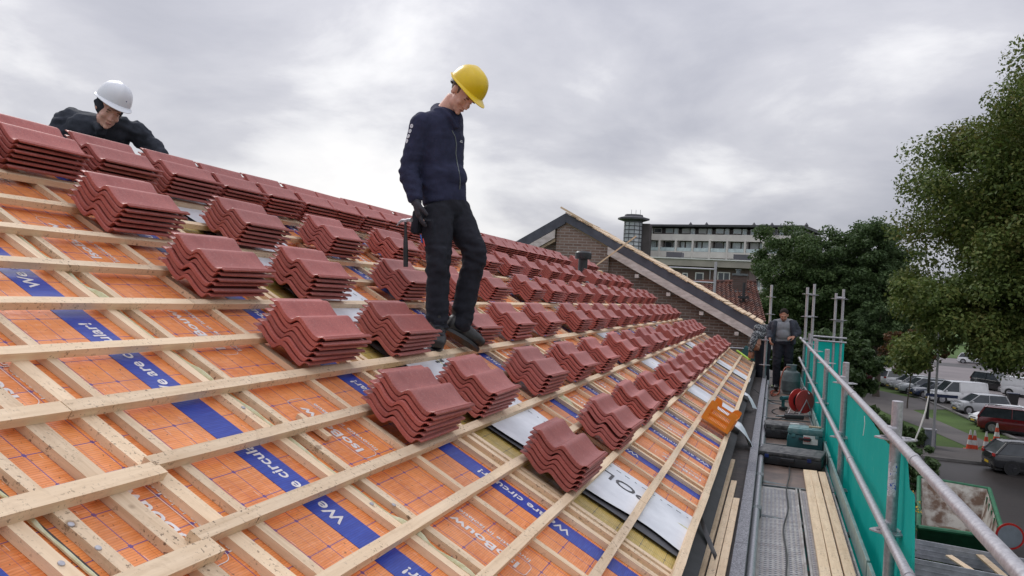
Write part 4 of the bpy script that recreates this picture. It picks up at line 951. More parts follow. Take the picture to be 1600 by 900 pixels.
# hem band, pouch pocket, hood and sagging front of the hooded jacket
sdv = (J['sr']-J['sl']).normalized(); fw_ = Vector((.87, -.49, 0))
limb(mb, [J['pelvis']+Vector((0, 0, .015)), J['waist'], J['waist']+Vector((0, 0, .06))], [(.168, .128), (.182, .140), (.185, .142)], sdv, 6, 24)
mb.ell(J['waist']+fw_*.085+Vector((0, 0, .035)), (.075, .13, .09), rot=Matrix.Rotation(math.atan2(fw_.y, fw_.x), 4, 'Z'))
limb(mb, [J['neck']+sdv*.085+Vector((0, 0, -.01)), J['neck']-fw_*.085+Vector((0, 0, .012)), J['neck']-sdv*.085+Vector((0, 0, -.01))], [(.034, .044), (.045, .050), (.034, .044)], (0, 0, 1), 7, 14)
limb(mb, [J['neck']+sdv*.075+Vector((0, 0, .01)), J['neck']+fw_*.075+sdv*.045+Vector((0, 0, -.045)), J['neck']+fw_*.115+Vector((0, 0, -.13))], [(.022, .028), (.020, .026), (.014, .016)], (0, 0, 1), 6, 12)
limb(mb, [J['neck']-sdv*.075+Vector((0, 0, .01)), J['neck']+fw_*.085-sdv*.05+Vector((0, 0, -.045)), J['neck']+fw_*.12-sdv*.01+Vector((0, 0, -.13))], [(.022, .028), (.020, .026), (.014, .016)], (0, 0, 1), 6, 12)
jk = garment(man, 'hooded_jacket', mb, M['navy'], .008, 6, (.010, [(J['er'], .12, 1.4), (J['wr'], .08, 1.2), (J['waist'], .13, .9), (J['sr'], .08, .5), (J['el'], .12, 1.0)]))
# zip and the small breast print
def on_front(px, py, y0=4.6, y1=5.6):
    """point on the jacket seen along the ray through px,py (the mesh is in world space)"""
    o = ray(px, py); inv = wm(jk).inverted(); hit, loc, nn, idx = jk.ray_cast(inv @ Vector((0, 0, 0)), (inv.to_3x3() @ o).normalized())
    return (wm(jk) @ loc, (wm(jk).to_3x3() @ nn).normalized()) if hit else (None, None)
bpy.context.view_layer.update()
pts = []
for px_, py_ in ((706, 204), (711, 214), (713, 226), (712, 240), (714, 254), (717, 268), (719, 282), (718, 296)):
    c, nn = on_front(px_, py_)
    if c is not None: pts.append(c+nn*.001)
if len(pts) > 3:
    b = MB(); b.tube(pts, .0035, 6); b.build('zip', M['galv_dark'], jk, smooth=True)
for k, (px_, py_) in enumerate(((643.5, 197), (641, 205), (638.5, 213), (636, 220.5))):
    c, nn = on_front(px_, py_)
    if c is None: continue
    q = nn.to_track_quat('Z', 'Y').to_matrix().to_4x4(); b = MB()
    b.lathe([(.0065, .0005), (.0065, .0016), (.0135, .0016), (.0135, .0005)], (0, 0, 0), 18); b.lathe([(.001, .0005), (.001, .0016), (.0042, .0016), (.0042, .0005)], (0, 0, 0), 10)
    b.build('sleeve_badge', M['white_shell'], jk, mw=Matrix.Translation(c+nn*.0012) @ q)
c, nn = on_front(720, 222)
if c is not None:
    q = nn.to_track_quat('Z', 'Y').to_matrix().to_4x4(); b = MB(); b.box((0, 0, .002), (.035, .005, .002)); b.box((.004, .009, .002), (.024, .004, .002)); b.build('breast_print', M['white_shell'], jk, mw=Matrix.Translation(c+nn*.001) @ q)
mb = MB(); legs(mb, J, 1.0, .019, .0, .014); limb(mb, [J['pelvis']-Vector((0, 0, .07)), J['pelvis'], J['waist']], [(.13, .125), (.165, .125), (.155, .118)], (J['hr']-J['hl']).normalized(), 6, 22)
limb(mb, [J['kr']+Vector((.01, -.045, .09)), J['kr']+Vector((.02, -.06, 0)), J['kr']+Vector((.01, -.05, -.10))], [(.055, .022), (.062, .030), (.055, .022)], (1, 0, 0), 5, 14)
limb(mb, [J['kl']+Vector((.02, -.045, .08)), J['kl']+Vector((.045, -.05, 0)), J['kl']+Vector((.02, -.05, -.10))], [(.050, .024), (.058, .032), (.052, .022)], (1, .3, 0), 5, 14)
for q in 'rl':
    for dz, rr_ in ((.035, .066), (.075, .062)): limb(mb, [J['a'+q]+Vector((0, 0, dz-.012)), J['a'+q]+Vector((0, 0, dz+.014))], [(rr_, rr_), (rr_-.004, rr_-.004)], (1, 0, 0), 4, 16)
# thigh pocket
mb.box(P3(668, 362, 4.985)+Vector((0, 0, 0)), (.02, .10, .15), rot=Matrix.Rotation(math.radians(65), 4, 'Z'), bev=.008)
tr_ = garment(man, 'work_trousers', mb, M['black_cloth'], .009, 5, (.016, [(J['kr'], .12, 1.2), (J['kl'], .12, 1.2), (J['ar'], .12, 1.6), (J['al'], .12, 1.6), (J['pelvis'], .12, .6)]))
boot(man, J['ar']+Vector((0, 0, -.015)), J['tr'], Vector((.1, .1, 1)), 1.22); boot(man, J['al']+Vector((0, 0, -.015)), J['tl'], Vector((-.1, .0, 1)), 1.22)
for q in 'rl':
    mb = MB(); hand(mb, J['w'+q]+J['hd'+q].normalized()*.012, J['hd'+q], J['hn'+q], 1.06, J.get('curl'+q, .5), J.get('th'+q, 1), 1.28); w0 = J['w'+q]; limb(mb, [w0.lerp(J['e'+q], .12), w0, w0+J['hd'+q].normalized()*.02], [(.040, .036), (.036, .032), (.034, .028)], J['hn'+q], 4, 14)
    garment(man, 'glove', mb, M['glove'], .0045, 2)
# tool pouch, pens
b = MB(); pc = P3(652, 347, 5.0); b.box(pc, (.075, .05, .15), rot=Matrix.Rotation(-.5, 4, 'Z') @ Matrix.Rotation(.12, 4, 'Y'), bev=.018); b.build('tool_pouch', M['black_cloth'], man, smooth=True)
for (px_, py_, m_, nm) in ((658.5, 373, 'plastic_blue', 'pen'), (662.5, 379, 'red_plastic', 'pen')):
    c = P3(px_, py_, 4.915); b = MB(); b.tube([c+Vector((-.008, 0, .024)), c+Vector((.006, 0, -.024))], .0045, 8); b.build(nm, M[m_], man, smooth=True)
# hammer hanging from the belt
h0, h1 = P3(633.5, 345, 4.93), P3(634, 417, 4.95)
t = thing('claw_hammer', 'claw hammer with black handle hanging from the belt of the yellow-helmeted worker', 'hammer', h1)
b = MB(); b.tube([h0, h0.lerp(h1, .30), h0.lerp(h1, .42), h0.lerp(h1, .7), h1], [.008, .009, .014, .016, .015], 12); b.build('handle', M['black_plastic'], t, smooth=True)
b = MB(); b.tube([h0+Vector((.045, -.01, .005)), h0+Vector((.022, 0, .006)), h0, h0+Vector((-.02, 0, .002)), h0+Vector((-.045, .005, -.012)), h0+Vector((-.062, .01, -.034))], [.014, .011, .012, .010, .007, .003], 12); b.build('hammer_head', M['galv'], t, smooth=True)

# ---- the worker leaning over the ridge
yb = 4.62
J = dict(sr=P3(106, 186, yb+.0), sl=P3(203, 200, yb+.12), er=P3(86, 216, yb-.10), el=P3(228, 221, yb+.22), wr=P3(104, 262, yb-.2), wl=P3(254, 244, yb+.22), pelvis=P3(118, 300, yb+.25), waist=P3(125, 268, yb+.2), chest=P3(150, 216, yb+.06), neck=P3(166, 194, yb-.02))
bx = -.35
J['pelvis'] = Vector((J['pelvis'].x+bx, J['pelvis'].y, J['pelvis'].z)); J['hr'] = J['pelvis']+Vector((-.05, -.10, -.02)); J['hl'] = J['pelvis']+Vector((.05, .10, -.02))
gzb = lambda x: rt.z-(rt.x-x)*math.tan(TH)
for q, dy in (('r', -.12), ('l', .14)):
    a = Vector((J['pelvis'].x-.25, J['pelvis'].y+dy, gzb(J['pelvis'].x-.25)+.11)); J['a'+q] = a; J['k'+q] = (a+J['h'+q])/2+Vector((.16, 0, .0)); J['t'+q] = a+Vector((.17, 0, .02))
J['hdr'] = Vector((.5, -.1, -.6)); J['hnr'] = Vector((0, 0, -1)); J['hdl'] = Vector((.5, .3, -.5)); J['hnl'] = Vector((0, 0, -1)); J['thr'] = -1; J['thl'] = 1
hf = Vector((.74, -.48, -.46)); hu = Vector((.52, -.05, .85)); hm = frame(P3(171.5, 171, yb-.10), hf, hu)
man = thing('person', 'person in white hard hat and dark jacket leaning over the ridge behind the tiles', 'person', (J['ar']+J['al'])/2)
body(man, J, hm, M['skin'], vox=.007); face_parts(man, hm, True, M['hair_fair'])
mb = MB(); q = hm.to_3x3().to_4x4(); mb.ell(hm @ Vector((0, -.026, .008)), (.090, .094, .082), rot=q, n=14); limb(mb, [hm @ Vector((-.074, -.02, .02)), hm @ Vector((0, -.098, -.03)), hm @ Vector((.074, -.02, .02))], [(.020, .036), (.026, .045), (.020, .036)], (0, 0, 1), 6, 12); garment(man, 'knit_cap', mb, M['dark_jacket'], .007, 3)
HM = hm @ Matrix.Translation((0, -.004, .034)) @ Matrix.Rotation(math.radians(6), 4, 'X'); hh_ = helmet(man, HM, M['white_shell'], knob=False)
b = MB(); [b.box((x_, .1225-.002*abs(i_-2), .070), (.010, .004, .007)) for i_, x_ in enumerate((-.032, -.018, -.004, .010, .024))]; b.build('helmet_print', M['latch_blue'], hh_, mw=HM)
c = HM @ Vector((-.03, .118, .075)); nn = (HM.to_3x3() @ Vector((-.25, .85, .45))).normalized()
mb = MB(); torso(mb, J, 1.0, .024); arms(mb, J, 1.0, .024, .0)
sdv = (J['sr']-J['sl']).normalized(); limb(mb, [J['neck']+sdv*.085, J['neck']+Vector((-.05, .05, .035)), J['neck']-sdv*.08], [(.030, .045), (.036, .055), (.030, .045)], (0, 0, 1), 6, 14)
limb(mb, [J['neck']+sdv*.085, J['neck']+Vector((.05, -.09, -.06)), J['chest']+Vector((.10, -.10, 0))], [(.030, .04), (.03, .035), (.02, .02)], (0, 0, 1), 6, 14)
garment(man, 'jacket', mb, M['dark_jacket'], .009, 5, (.016, [(J['er'], .13, 1.3), (J['el'], .13, 1.3), (J['sr'], .12, .8), (J['sl'], .12, .8), (J['chest'], .15, .6)]))
mb = MB(); legs(mb, J, 1.0, .014, 0, .01); limb(mb, [J['pelvis'], J['waist']], [(.16, .12), (.155, .115)], sdv, 5, 20); garment(man, 'trousers', mb, M['black_cloth'], .011, 4)
for q in 'rl': boot(man, J['a'+q], J['t'+q], (0, 0, 1))

# ---- the man on the walkway
ym = 17.45
J = dict(sr=P3(1208.5, 505, ym), sl=P3(1239, 504.5, ym), er=P3(1202, 519, ym), el=P3(1246.5, 518, ym+.02), wr=P3(1203, 529.5, ym-.22), wl=P3(1240, 526.5, ym-.16), neck=P3(1224, 501, ym), chest=P3(1224, 511, ym-.02), waist=P3(1223.5, 524, ym), pelvis=P3(1224, 533, ym), hr=P3(1216, 536, ym), hl=P3(1231, 536, ym), kr=P3(1214, 565, ym-.08), kl=P3(1232, 566, ym), ar=P3(1213, 598, ym-.02), al=P3(1228, 599, ym+.25))
for q in 'rl': J['a'+q].z = DZ+.10; J['t'+q] = J['a'+q]+Vector((0, -.17, -.03))
J['hdr'] = Vector((.1, -.3, -.6)); J['hnr'] = Vector((1, 0, 0)); J['hdl'] = Vector((-.7, -.4, -.15)); J['hnl'] = Vector((-.3, .3, -1)); J['thr'] = -1; J['thl'] = 1; J['curlr'] = .9; J['curll'] = .8
hm = frame(P3(1225, 492.5, ym-.06), (-.05, -.90, -.42), (0, -.3, 1))
man = thing('person', 'person in open dark jacket and grey shirt walking on the scaffold, holding a rail', 'person', (J['ar']+J['al'])/2)
body(man, J, hm, M['skin_tan'], 1.0, vox=.009); face_parts(man, hm, False, M['hair'])
mb = MB(); q = hm.to_3x3().to_4x4(); mb.ell(hm @ Vector((0, -.022, .050)), (.081, .096, .078), rot=q, n=12); garment(man, 'hair', mb, M['hair'], .007, 2)
mb = MB(); mb.ell(hm @ Vector((0, .095, -.056)), (.030, .010, .006), rot=q, n=8); mb.build('moustache', M['hair'], man, smooth=True); mb = MB(); mb.ell(hm @ Vector((0, .080, -.095)), (.028, .020, .018), rot=q, n=8); mb.build('goatee', M['hair'], man, smooth=True)
mb = MB(); torso(mb, J, 1.06, .012); mb.ell(J['waist']+Vector((0, -.05, .03)), (.16, .13, .14)); garment(man, 'shirt', mb, M['grey_shirt'], .011, 5, (.008, [(J['waist'], .1, 1)]))
mb = MB(); arms(mb, J, 1.06, .022, .10)
for s, k in ((-1, 'sr'), (1, 'sl')):
    limb(mb, [J[k]+Vector((-s*.03, 0, .01)), J['chest']+Vector((s*.165, -.02, .0)), J['waist']+Vector((s*.185, -.03, 0)), J['pelvis']+Vector((s*.19, -.02, -.04))], [(.07, .10), (.06, .14), (.048, .13), (.045, .11)], (1, 0, 0), 6, 16)
limb(mb, [J['sr'], J['neck']+Vector((0, .05, 0)), J['sl']], [(.06, .07), (.05, .08), (.06, .07)], (0, 0, 1), 6, 14)
limb(mb, [J['neck']+Vector((0, .08, -.08)), J['chest']+Vector((0, .09, 0)), J['pelvis']+Vector((0, .08, 0))], [(.16, .05), (.19, .05), (.18, .05)], (1, 0, 0), 6, 16)
garment(man, 'open_jacket', mb, M['dark_jacket'], .011, 4, (.016, [(J['er'], .12, 1.2), (J['el'], .12, 1.2)]))
mb = MB(); legs(mb, J, 1.08, .016, 0, .016); limb(mb, [J['pelvis']-Vector((0, 0, .05)), J['waist']], [(.175, .135), (.165, .125)], (1, 0, 0), 5, 20); garment(man, 'trousers', mb, M['black_cloth'], .011, 4, (.014, [(J['kr'], .15, 1), (J['kl'], .15, 1)]))
for q in 'rl': boot(man, J['a'+q], J['t'+q], (0, 0, 1))
# ---- someone bending down beside him, mostly hidden by the roof corner
ym = 18.6
J = dict(hr=P3(1187, 533, ym), hl=P3(1197, 533, ym+.1), pelvis=P3(1192, 530, ym+.05), waist=P3(1192, 524, ym+.05), chest=P3(1190, 519, ym-.05), neck=P3(1184, 528, ym-.2), sr=P3(1181, 522, ym-.25), sl=P3(1188, 515, ym+.10), er=P3(1176, 536, ym-.35), el=P3(1182, 533, ym+.2), wr=P3(1172, 550, ym-.35), wl=P3(1176, 550, ym+.2), kr=P3(1186, 560, ym), kl=P3(1196, 561, ym+.1), ar=P3(1187, 590, ym), al=P3(1196, 590, ym+.1))
for q in 'rl': J['a'+q].z = DZ+.10; J['t'+q] = J['a'+q]+Vector((0, -.17, -.03))
J['hdr'] = J['hdl'] = Vector((0, 0, -1)); J['hnr'] = J['hnl'] = Vector((0, 1, 0)); hm = frame(P3(1180, 539, ym-.25), (-.3, .1, -.9), (-.8, -.2, -.3))
man = thing('person', 'person in dark trousers and patterned top bending down beside the far roof corner', 'person', (J['ar']+J['al'])/2)
body(man, J, hm, M['skin_tan'], .95, vox=.010)
mb = MB(); mb.ell(hm @ Vector((0, -.022, .050)), (.080, .094, .080), rot=hm.to_3x3().to_4x4(), n=12); garment(man, 'hair', mb, M['hair'], .009, 2)
mm, bb = newmat('black_white_pattern'); vo = NOI(coords(), 26, 3, .6, 1.2); SETC(bb, RAMP(vo, [(.50, (.02, .024, .03)), (.56, (.26, .28, .29))])); bb.inputs['Roughness'].default_value = .8
mb = MB(); torso(mb, J, 1.0, .02); arms(mb, J, 1.0, .02, .1); garment(man, 'patterned_top', mb, mm, .012, 4, (.015, [(J['chest'], .2, .8)]))
mb = MB(); legs(mb, J, 1.1, .02, 0, .02); limb(mb, [J['pelvis']-Vector((0, 0, .05)), J['waist']], [(.17, .13), (.16, .12)], (1, 0, 0), 5, 20); garment(man, 'trousers', mb, M['black_cloth'], .012, 4)
for q in 'rl': boot(man, J['a'+q], J['t'+q], (0, 0, 1))
# ================================================================ ground
def gmat(name, c1, c2, scale, rough=.85, bump=.3, c3=None):
    m, b = newmat(name); v = coords(kind='Object'); f = NOI(v, scale, 7, .65); col = MIX(RAMP(f, [(.38, (0, 0, 0)), (.62, (1, 1, 1))]), c1, c2)
    g = NOI(v, scale*14, 4, .6); col = MIX(MA('MULTIPLY', g, .5), col, c3 or tuple(x*.6 for x in c1)); w = NOI(v, scale*.35, 4); col = MIX(MA('MULTIPLY', RAMP(w, [(.5, (0, 0, 0)), (.66, (1, 1, 1))]), .35), col, tuple(x*1.5 for x in c2))
    SETC(b, col); b.inputs['Roughness'].default_value = rough; BUMP(b, g, bump, .02); return m
M['grass'] = gmat('grass', (.070, .13, .018), (.048, .090, .014), .5, .95, .8); M['asphalt'] = gmat('wet_asphalt', (.040, .034, .032), (.028, .023, .022), .35, .5)
M['paving'] = gmat('paving', (.13, .115, .108), (.09, .08, .076), .5, .7); M['parking'] = gmat('parking_paving', (.20, .175, .175), (.15, .13, .135), .25, .7); M['kerb'] = gmat('kerbstone', (.26, .25, .24), (.18, .17, .16), 1.5, .8)
M['soil'] = gmat('soil', (.05, .04, .03), (.03, .025, .02), 1.2, .9)
def sheet(name, pts, m, z, thick=0.0):
    b = MB(); pts = [Vector((p[0], p[1], z)) for p in pts]
    if thick: b.prism([p-Vector((0, 0, thick)) for p in pts], (0, 0, thick))
    else: b.add(pts, [tuple(range(len(pts)))])
    return tag(b.build(name, M[m], None), kind='structure')
def gp(*px): return [onz(x, y, GZ) for x, y in px]
sheet('ground', [(-700, -300), (700, -300), (700, 1100), (-700, 1100)], 'grass', GZ)
sheet('garden_soil', [(-.5, -20), (5, -20), (5, 34.5), (-.5, 34.5)], 'soil', GZ+.004)
sheet('road', [(1.2, 14), (60, 8), (60, 34), (8.0, 36.3), (5.2, 36.5), (1.2, 34)], 'asphalt', GZ+.008)
sheet('pavement', [(1.2, 34.05), (5.2, 36.55), (8.0, 36.35), (60, 34.05), (60, 36.0), (8.5, 39.6), (5.0, 39.4), (1.2, 37.5)], 'paving', GZ+.11, .1)
sheet('kerb', [(1.2, 33.93), (5.2, 36.41), (8.0, 36.21), (60, 33.92), (60, 34.04), (8.0, 36.34), (5.2, 36.54), (1.2, 34.04)], 'kerb', GZ+.115, .11)
sheet('footpath', gp((1320, 592), (1345, 604), (1424, 640), (1545, 692), (1522, 703), (1460, 676), (1405, 655), (1300, 606)), 'paving', GZ+.016)
sheet('footpath', gp((1345, 604), (1420, 621), (1488, 630), (1490, 640), (1420, 641)), 'paving', GZ+.024)
PE = gp((1350, 589), (1372, 599), (1405, 611), (1440, 623), (1488, 643), (1530, 662), (1600, 692))
sheet('parking_area', [(p.x, p.y) for p in PE]+[(60, 32), (90, 60), (90, 120), (6, 125)], 'parking', GZ+.020)
sheet('kerb', [(p.x, p.y) for p in PE]+[(p.x-.16, p.y-.05) for p in PE[::-1]], 'kerb', GZ+.10, .08)
sheet('grass_verge', [(4, 126), (95, 121), (95, 140), (4, 140)], 'grass', GZ+.03)
sheet('far_road', [(4, 108), (90, 84), (90, 90), (4, 116)], 'asphalt', GZ+.028)

# ================================================================ vehicles
M['tyre'] = mat('tyre_rubber', (.02, .02, .021), None, 9, .8); M['rim'] = mat('alloy_rim', (.45, .45, .47), (.3, .3, .32), 9, .35, .7, 0); M['dark_rim'] = mat('dark_rim', (.04, .04, .045), None, 9, .4, .5, 0)
def paint(n, c, r=.25): return mat(n, c, tuple(x*.9 for x in c), 3, r, 0, 0, coat=.6, rr=.05)
M['tail'] = mat('tail_light', (.45, .015, .012), None, 5, .25, bump=0); M['head'] = mat('headlight_glass', (.55, .58, .60), None, 5, .15, bump=0); M['plate_y'] = mat('yellow_plate', (.65, .43, .02), None, 5, .5, bump=0); M['trim'] = mat('black_trim', (.018, .018, .02), None, 5, .5, bump=0)
SHF = lambda l: .957 if l[1] > 45 else .985
def car(lab, cat, loc, head_, L_, W, H, pm, ws=(.70, .52), rear=(.06, .16), belt=.62, cargo=None, rim='rim', rails=False, name='parked_car', group='parked cars below the scaffold', boxy=0.0):
    """ws = windscreen base/top, rear = rear glass base/top, as fractions of the length from the tail"""
    h = Vector((head_[0], head_[1], 0)).normalized(); loc = (loc[0]*SHF(loc), loc[1]*SHF(loc)); mw = Matrix(((h.x, -h.y, 0, loc[0]), (h.y, h.x, 0, loc[1]), (0, 0, 1, GZ+.022), (0, 0, 0, 1))) @ Matrix.Scale(.77, 4)
    t = thing(name, lab, cat, group=group, mw=mw); X = lambda f: (f-.5)*L_; zb = belt*H; w = W/2
    st = [(0.0, .80, .36, zb-.22), (.015, .93, .26, zb-.06), (.05, .985, .20, zb+.0), (.25, 1, .18, zb+.01), (.5, 1, .18, zb), (ws[0], 1, .18, zb-.015), (ws[0]+.12, .985, .19, zb-.07), (.93, .95, .20, zb-.17-.05*(1-boxy)), (.985, .86, .24, zb-.30), (1.0, .72, .34, zb-.38)]
    vs = []; fs = []; n = 11
    for f, k, z0, z1 in st:
        hw = w*k; m_ = (z0+z1)/2
        for q in ((-.80, z0), (-.96, z0+.08), (-1.0, m_), (-.975, z1-.10), (-.90, z1-.005), (-.45, z1+.025), (.45, z1+.025), (.90, z1-.005), (.975, z1-.10), (1.0, m_), (.96, z0+.08), (.80, z0)): vs.append((X(f), q[0]*hw, q[1]))
    n = 12
    for i in range(len(st)-1):
        for k in range(n): fs.append((i*n+k, i*n+(k+1) % n, (i+1)*n+(k+1) % n, (i+1)*n+k))
    fs += [tuple(range(n)), tuple((len(st)-1)*n+k for k in range(n-1, -1, -1))]
    b = MB(); b.add(vs, fs); bd = b.build('body', pm, t, smooth=True, mw=mw)
    zr = H-.03; wr = w*(.78 if not cargo else .84); a0, a1, b0, b1 = X(rear[0]), X(rear[1]), X(ws[0]), X(ws[1]); wb = w*.93
    b = MB(); b.add([(a0, -wb, zb-.02), (b0, -wb, zb-.03), (b0, wb, zb-.03), (a0, wb, zb-.02), (a1, -wr, zr), (b1, -wr, zr), (b1, wr, zr), (a1, wr, zr)], [(0, 1, 5, 4), (1, 2, 6, 5), (2, 3, 7, 6), (3, 0, 4, 7), (4, 5, 6, 7)]); b.build('window_glass', M['glass'], t, mw=mw)
    b = MB(); vs = []
    for f, z, k in ((a1-.06, zr-.03, .98), (a1+.05, zr+.015, 1), ((a1+b1)/2, zr+.04, 1.01), (b1-.05, zr+.02, 1), (b1+.06, zr-.02, .98)):
        for q, dz in ((-1, -.02), (-.8, .015), (0, .03), (.8, .015), (1, -.02)): vs.append((f, q*(wr+.015)*k, z+dz))
    b.add(vs, [(i*5+k, i*5+k+1, i*5+k+6, i*5+k+5) for i in range(4) for k in range(4)]); b.build('roof', pm, t, smooth=True, mw=mw)
    b = MB(); mid = (.36 if not cargo else cargo)
    for s in (-1, 1):
        b.tube([(b0+.02, s*wb, zb-.02), (b1, s*(wr+.005), zr)], .035, 6); b.tube([(a0, s*wb, zb-.02), (a1, s*(wr+.005), zr)], .055, 6)
        xm = X(mid+.06); b.tube([(xm, s*(wb+.002), zb-.02), (xm, s*(wr+.006), zr)], .030, 6)
        b.tube([(a1, s*(wr+.005), zr), (b1, s*(wr+.005), zr)], .022, 6)
    b.build('pillar', pm, t, mw=mw)
    if cargo:
        b = MB(); xa, xb = X(0.0)+.04, X(cargo+.05); b.add([(xa, -w*.97, zb-.25), (xb, -w*.98, zb-.25), (xb, w*.98, zb-.25), (xa, w*.97, zb-.25), (xa+.02, -w*.96, zb+.1), (xb, -w*.97, zb+.1), (xb, w*.97, zb+.1), (xa+.02, w*.96, zb+.1), (xa+.09, -wr-.01, zr+.02), (xb, -wr-.01, zr+.035), (xb, wr+.01, zr+.035), (xa+.09, wr+.01, zr+.02)], [(0, 1, 5, 4), (1, 2, 6, 5), (2, 3, 7, 6), (3, 0, 4, 7), (4, 5, 9, 8), (5, 6, 10, 9), (6, 7, 11, 10), (7, 4, 8, 11), (8, 9, 10, 11), (0, 3, 2, 1)]); b.build('cargo_body', pm, t, mw=mw)
    wr_ = .30 if H < 1.6 else .34
    for f in (.19, .82):
        for s in (-1, 1):
            b = MB(); RY = Matrix.Rotation(math.radians(90), 4, 'X'); c = (X(f), s*(w-.10), wr_)
            b.lathe([(wr_*1.18, -.105), (wr_*1.18, .105)], c, 24, rot=RY); b.build('wheel_arch', M['trim'], t, mw=mw)
            b = MB(); b.lathe([(wr_*.6, -.11), (wr_*.97, -.115), (wr_, -.08), (wr_, .08), (wr_*.97, .115), (wr_*.6, .11)], c, 28, rot=RY); wh = b.build('wheel', M['tyre'], t, smooth=True, mw=mw)
            b = MB(); y = s*(w-.10+.113); b.lathe([(.02, -.004), (wr_*.20, -.006), (wr_*.20, .006), (.02, .004)], (c[0], y, c[2]), 12, rot=RY)
            for k in range(5):
                a = k*2*math.pi/5; b.tube([(c[0], y, c[2]), (c[0]+math.cos(a)*wr_*.6, y, c[2]+math.sin(a)*wr_*.6)], .024, 5)
            b.lathe([(wr_*.56, -.008), (wr_*.68, -.008), (wr_*.68, .008), (wr_*.56, .008)], (c[0], y, c[2]), 24, rot=RY); b.build('rim', M[rim], wh, mw=mw)
    for s in (-1, 1):
        b = MB(); b.box((X(.972), s*w*.66, zb-.26), (.16, w*.34, .13), bev=.03, rot=Matrix.Rotation(s*-.35, 4, 'Z')); b.build('headlight', M['head'], t, mw=mw, smooth=True)
        b = MB(); b.box((X(.012), s*w*.80, zb-.06), (.07, w*.30, .15 if not cargo else .35), bev=.02); b.build('tail_light', M['tail'], t, mw=mw, smooth=True)
        b = MB(); b.box((X(ws[0]-.04), s*(w+.07), zb+.03), (.12, .16, .12), bev=.03); b.build('mirror', pm, t, mw=mw, smooth=True)
        b = MB(); b.box((X(.47), s*(w*.985), zb-.14), (.16, .03, .022)); b.box((X(.30), s*(w*.985), zb-.12), (.16, .03, .022)) if not cargo else None; b.build('door_handle', M['trim'], t, mw=mw)
        b = MB(); b.box((X(.5), s*(w*.965), .23), (L_*.50, .04, .09)); b.build('sill', M['trim'], t, mw=mw)
    b = MB(); b.box((X(.0)-.005, 0, .42), (.02, .50, .11)); b.build('number_plate', M['plate_y'], t, mw=mw); b = MB(); b.box((X(1.0)+.01, 0, .34), (.02, .50, .11)); b.build('number_plate', M['plate_y'], t, mw=mw)
    b = MB(); b.box((X(.995), 0, .34), (.05, W*.62, .14), bev=.02); b.box((X(1.0)-.01, 0, .50), (.03, W*.42, .07), bev=.01); b.build('grille', M['trim'], t, mw=mw)
    b = MB(); b.box((X(.003), 0, .30), (.05, W*.72, .14), bev=.02); b.build('bumper', M['trim'], t, mw=mw)
    b = MB(); b.box((X(.5), 0, .17), (L_*.92, W*.8, .10)); b.build('underbody', M['trim'], t, mw=mw)
    if rails:
        for s in (-1, 1):
            b = MB(); b.tube([(a1+.1, s*wr*.93, zr+.03), (a1+.2, s*wr*.93, zr+.075), (b1-.2, s*wr*.93, zr+.075), (b1-.1, s*wr*.93, zr+.03)], .016, 6); b.build('roof_rail', M['trim'], t, mw=mw)
    return t
silver = paint('silver_paint', (.42, .43, .45)); white = paint('white_paint', (.72, .73, .74)); red = paint('dark_red_paint', (.16, .008, .012)); black = paint('black_paint', (.016, .017, .02)); navy = paint('navy_paint', (.018, .03, .07)); grey = paint('grey_silver_paint', (.30, .33, .35)); maroon = paint('maroon_paint', (.07, .012, .014))
hd = (-.97, -.25)
car('silver three-door hatchback parked between the white van and the red estate', 'car', (12.2, 57.6), hd, 3.75, 1.66, 1.50, silver, ws=(.80, .60), rear=(.02, .10))
car('long white panel van parked with its nose at the grass', 'van', (11.9, 63.2), hd, 4.6, 1.74, 1.85, white, ws=(.80, .64), rear=(.01, .05), belt=.56, cargo=.46, name='parked_van')
car('navy blue car parked left of the white panel van', 'car', (11.1, 65.9), hd, 4.2, 1.7, 1.42, navy, ws=(.74, .56), rear=(.08, .22))
car('pale silver estate car parked second left of the white panel van', 'car', (10.6, 68.3), hd, 4.5, 1.75, 1.48, grey, ws=(.74, .56), rear=(.02, .10), rails=True)
car('grey hatchback half hidden behind the pale silver estate', 'car', (10.2, 70.9), hd, 4.2, 1.72, 1.45, silver, ws=(.74, .56), rear=(.05, .18))
car('white crossover car under the hanging leaves', 'car', (9.5, 73.4), (.75, .60), 4.4, 1.8, 1.6, white, ws=(.74, .56), rear=(.03, .12), rim='dark_rim')
car('dark maroon car at the far left end of the parking row', 'car', (8.5, 76.5), (.75, .60), 4.3, 1.75, 1.5, maroon, ws=(.74, .56), rear=(.03, .12), rim='dark_rim')
car('white bonneted car mostly hidden behind the red estate', 'car', (12.2, 52.0), hd, 4.1, 1.72, 1.42, white, ws=(.72, .55), rear=(.05, .18))
car('dark red estate car with roof rails parked tail first beside the grass', 'car', (12.15, 48.9), (.965, -.26), 4.55, 1.8, 1.62, red, ws=(.72, .56), rear=(.01, .09), rails=True)
car('black hatchback on the road beside the striped cones', 'car', (9.55, 35.9), (.93, .10), 4.3, 1.78, 1.45, black, ws=(.72, .54), rear=(.03, .14), rim='dark_rim', rails=True)
car('black sport utility car parked at the far side of the parking area', 'car', (17.4, 77.4), (.55, -.83), 4.7, 1.9, 1.75, black, ws=(.74, .58), rear=(.02, .10))
t = car('small white van with side lettering at the right edge behind the cars', 'van', (18.6, 72.6), (.80, -.60), 4.4, 1.78, 1.85, white, ws=(.80, .64), rear=(.01, .05), belt=.56, cargo=.46, name='parked_van')
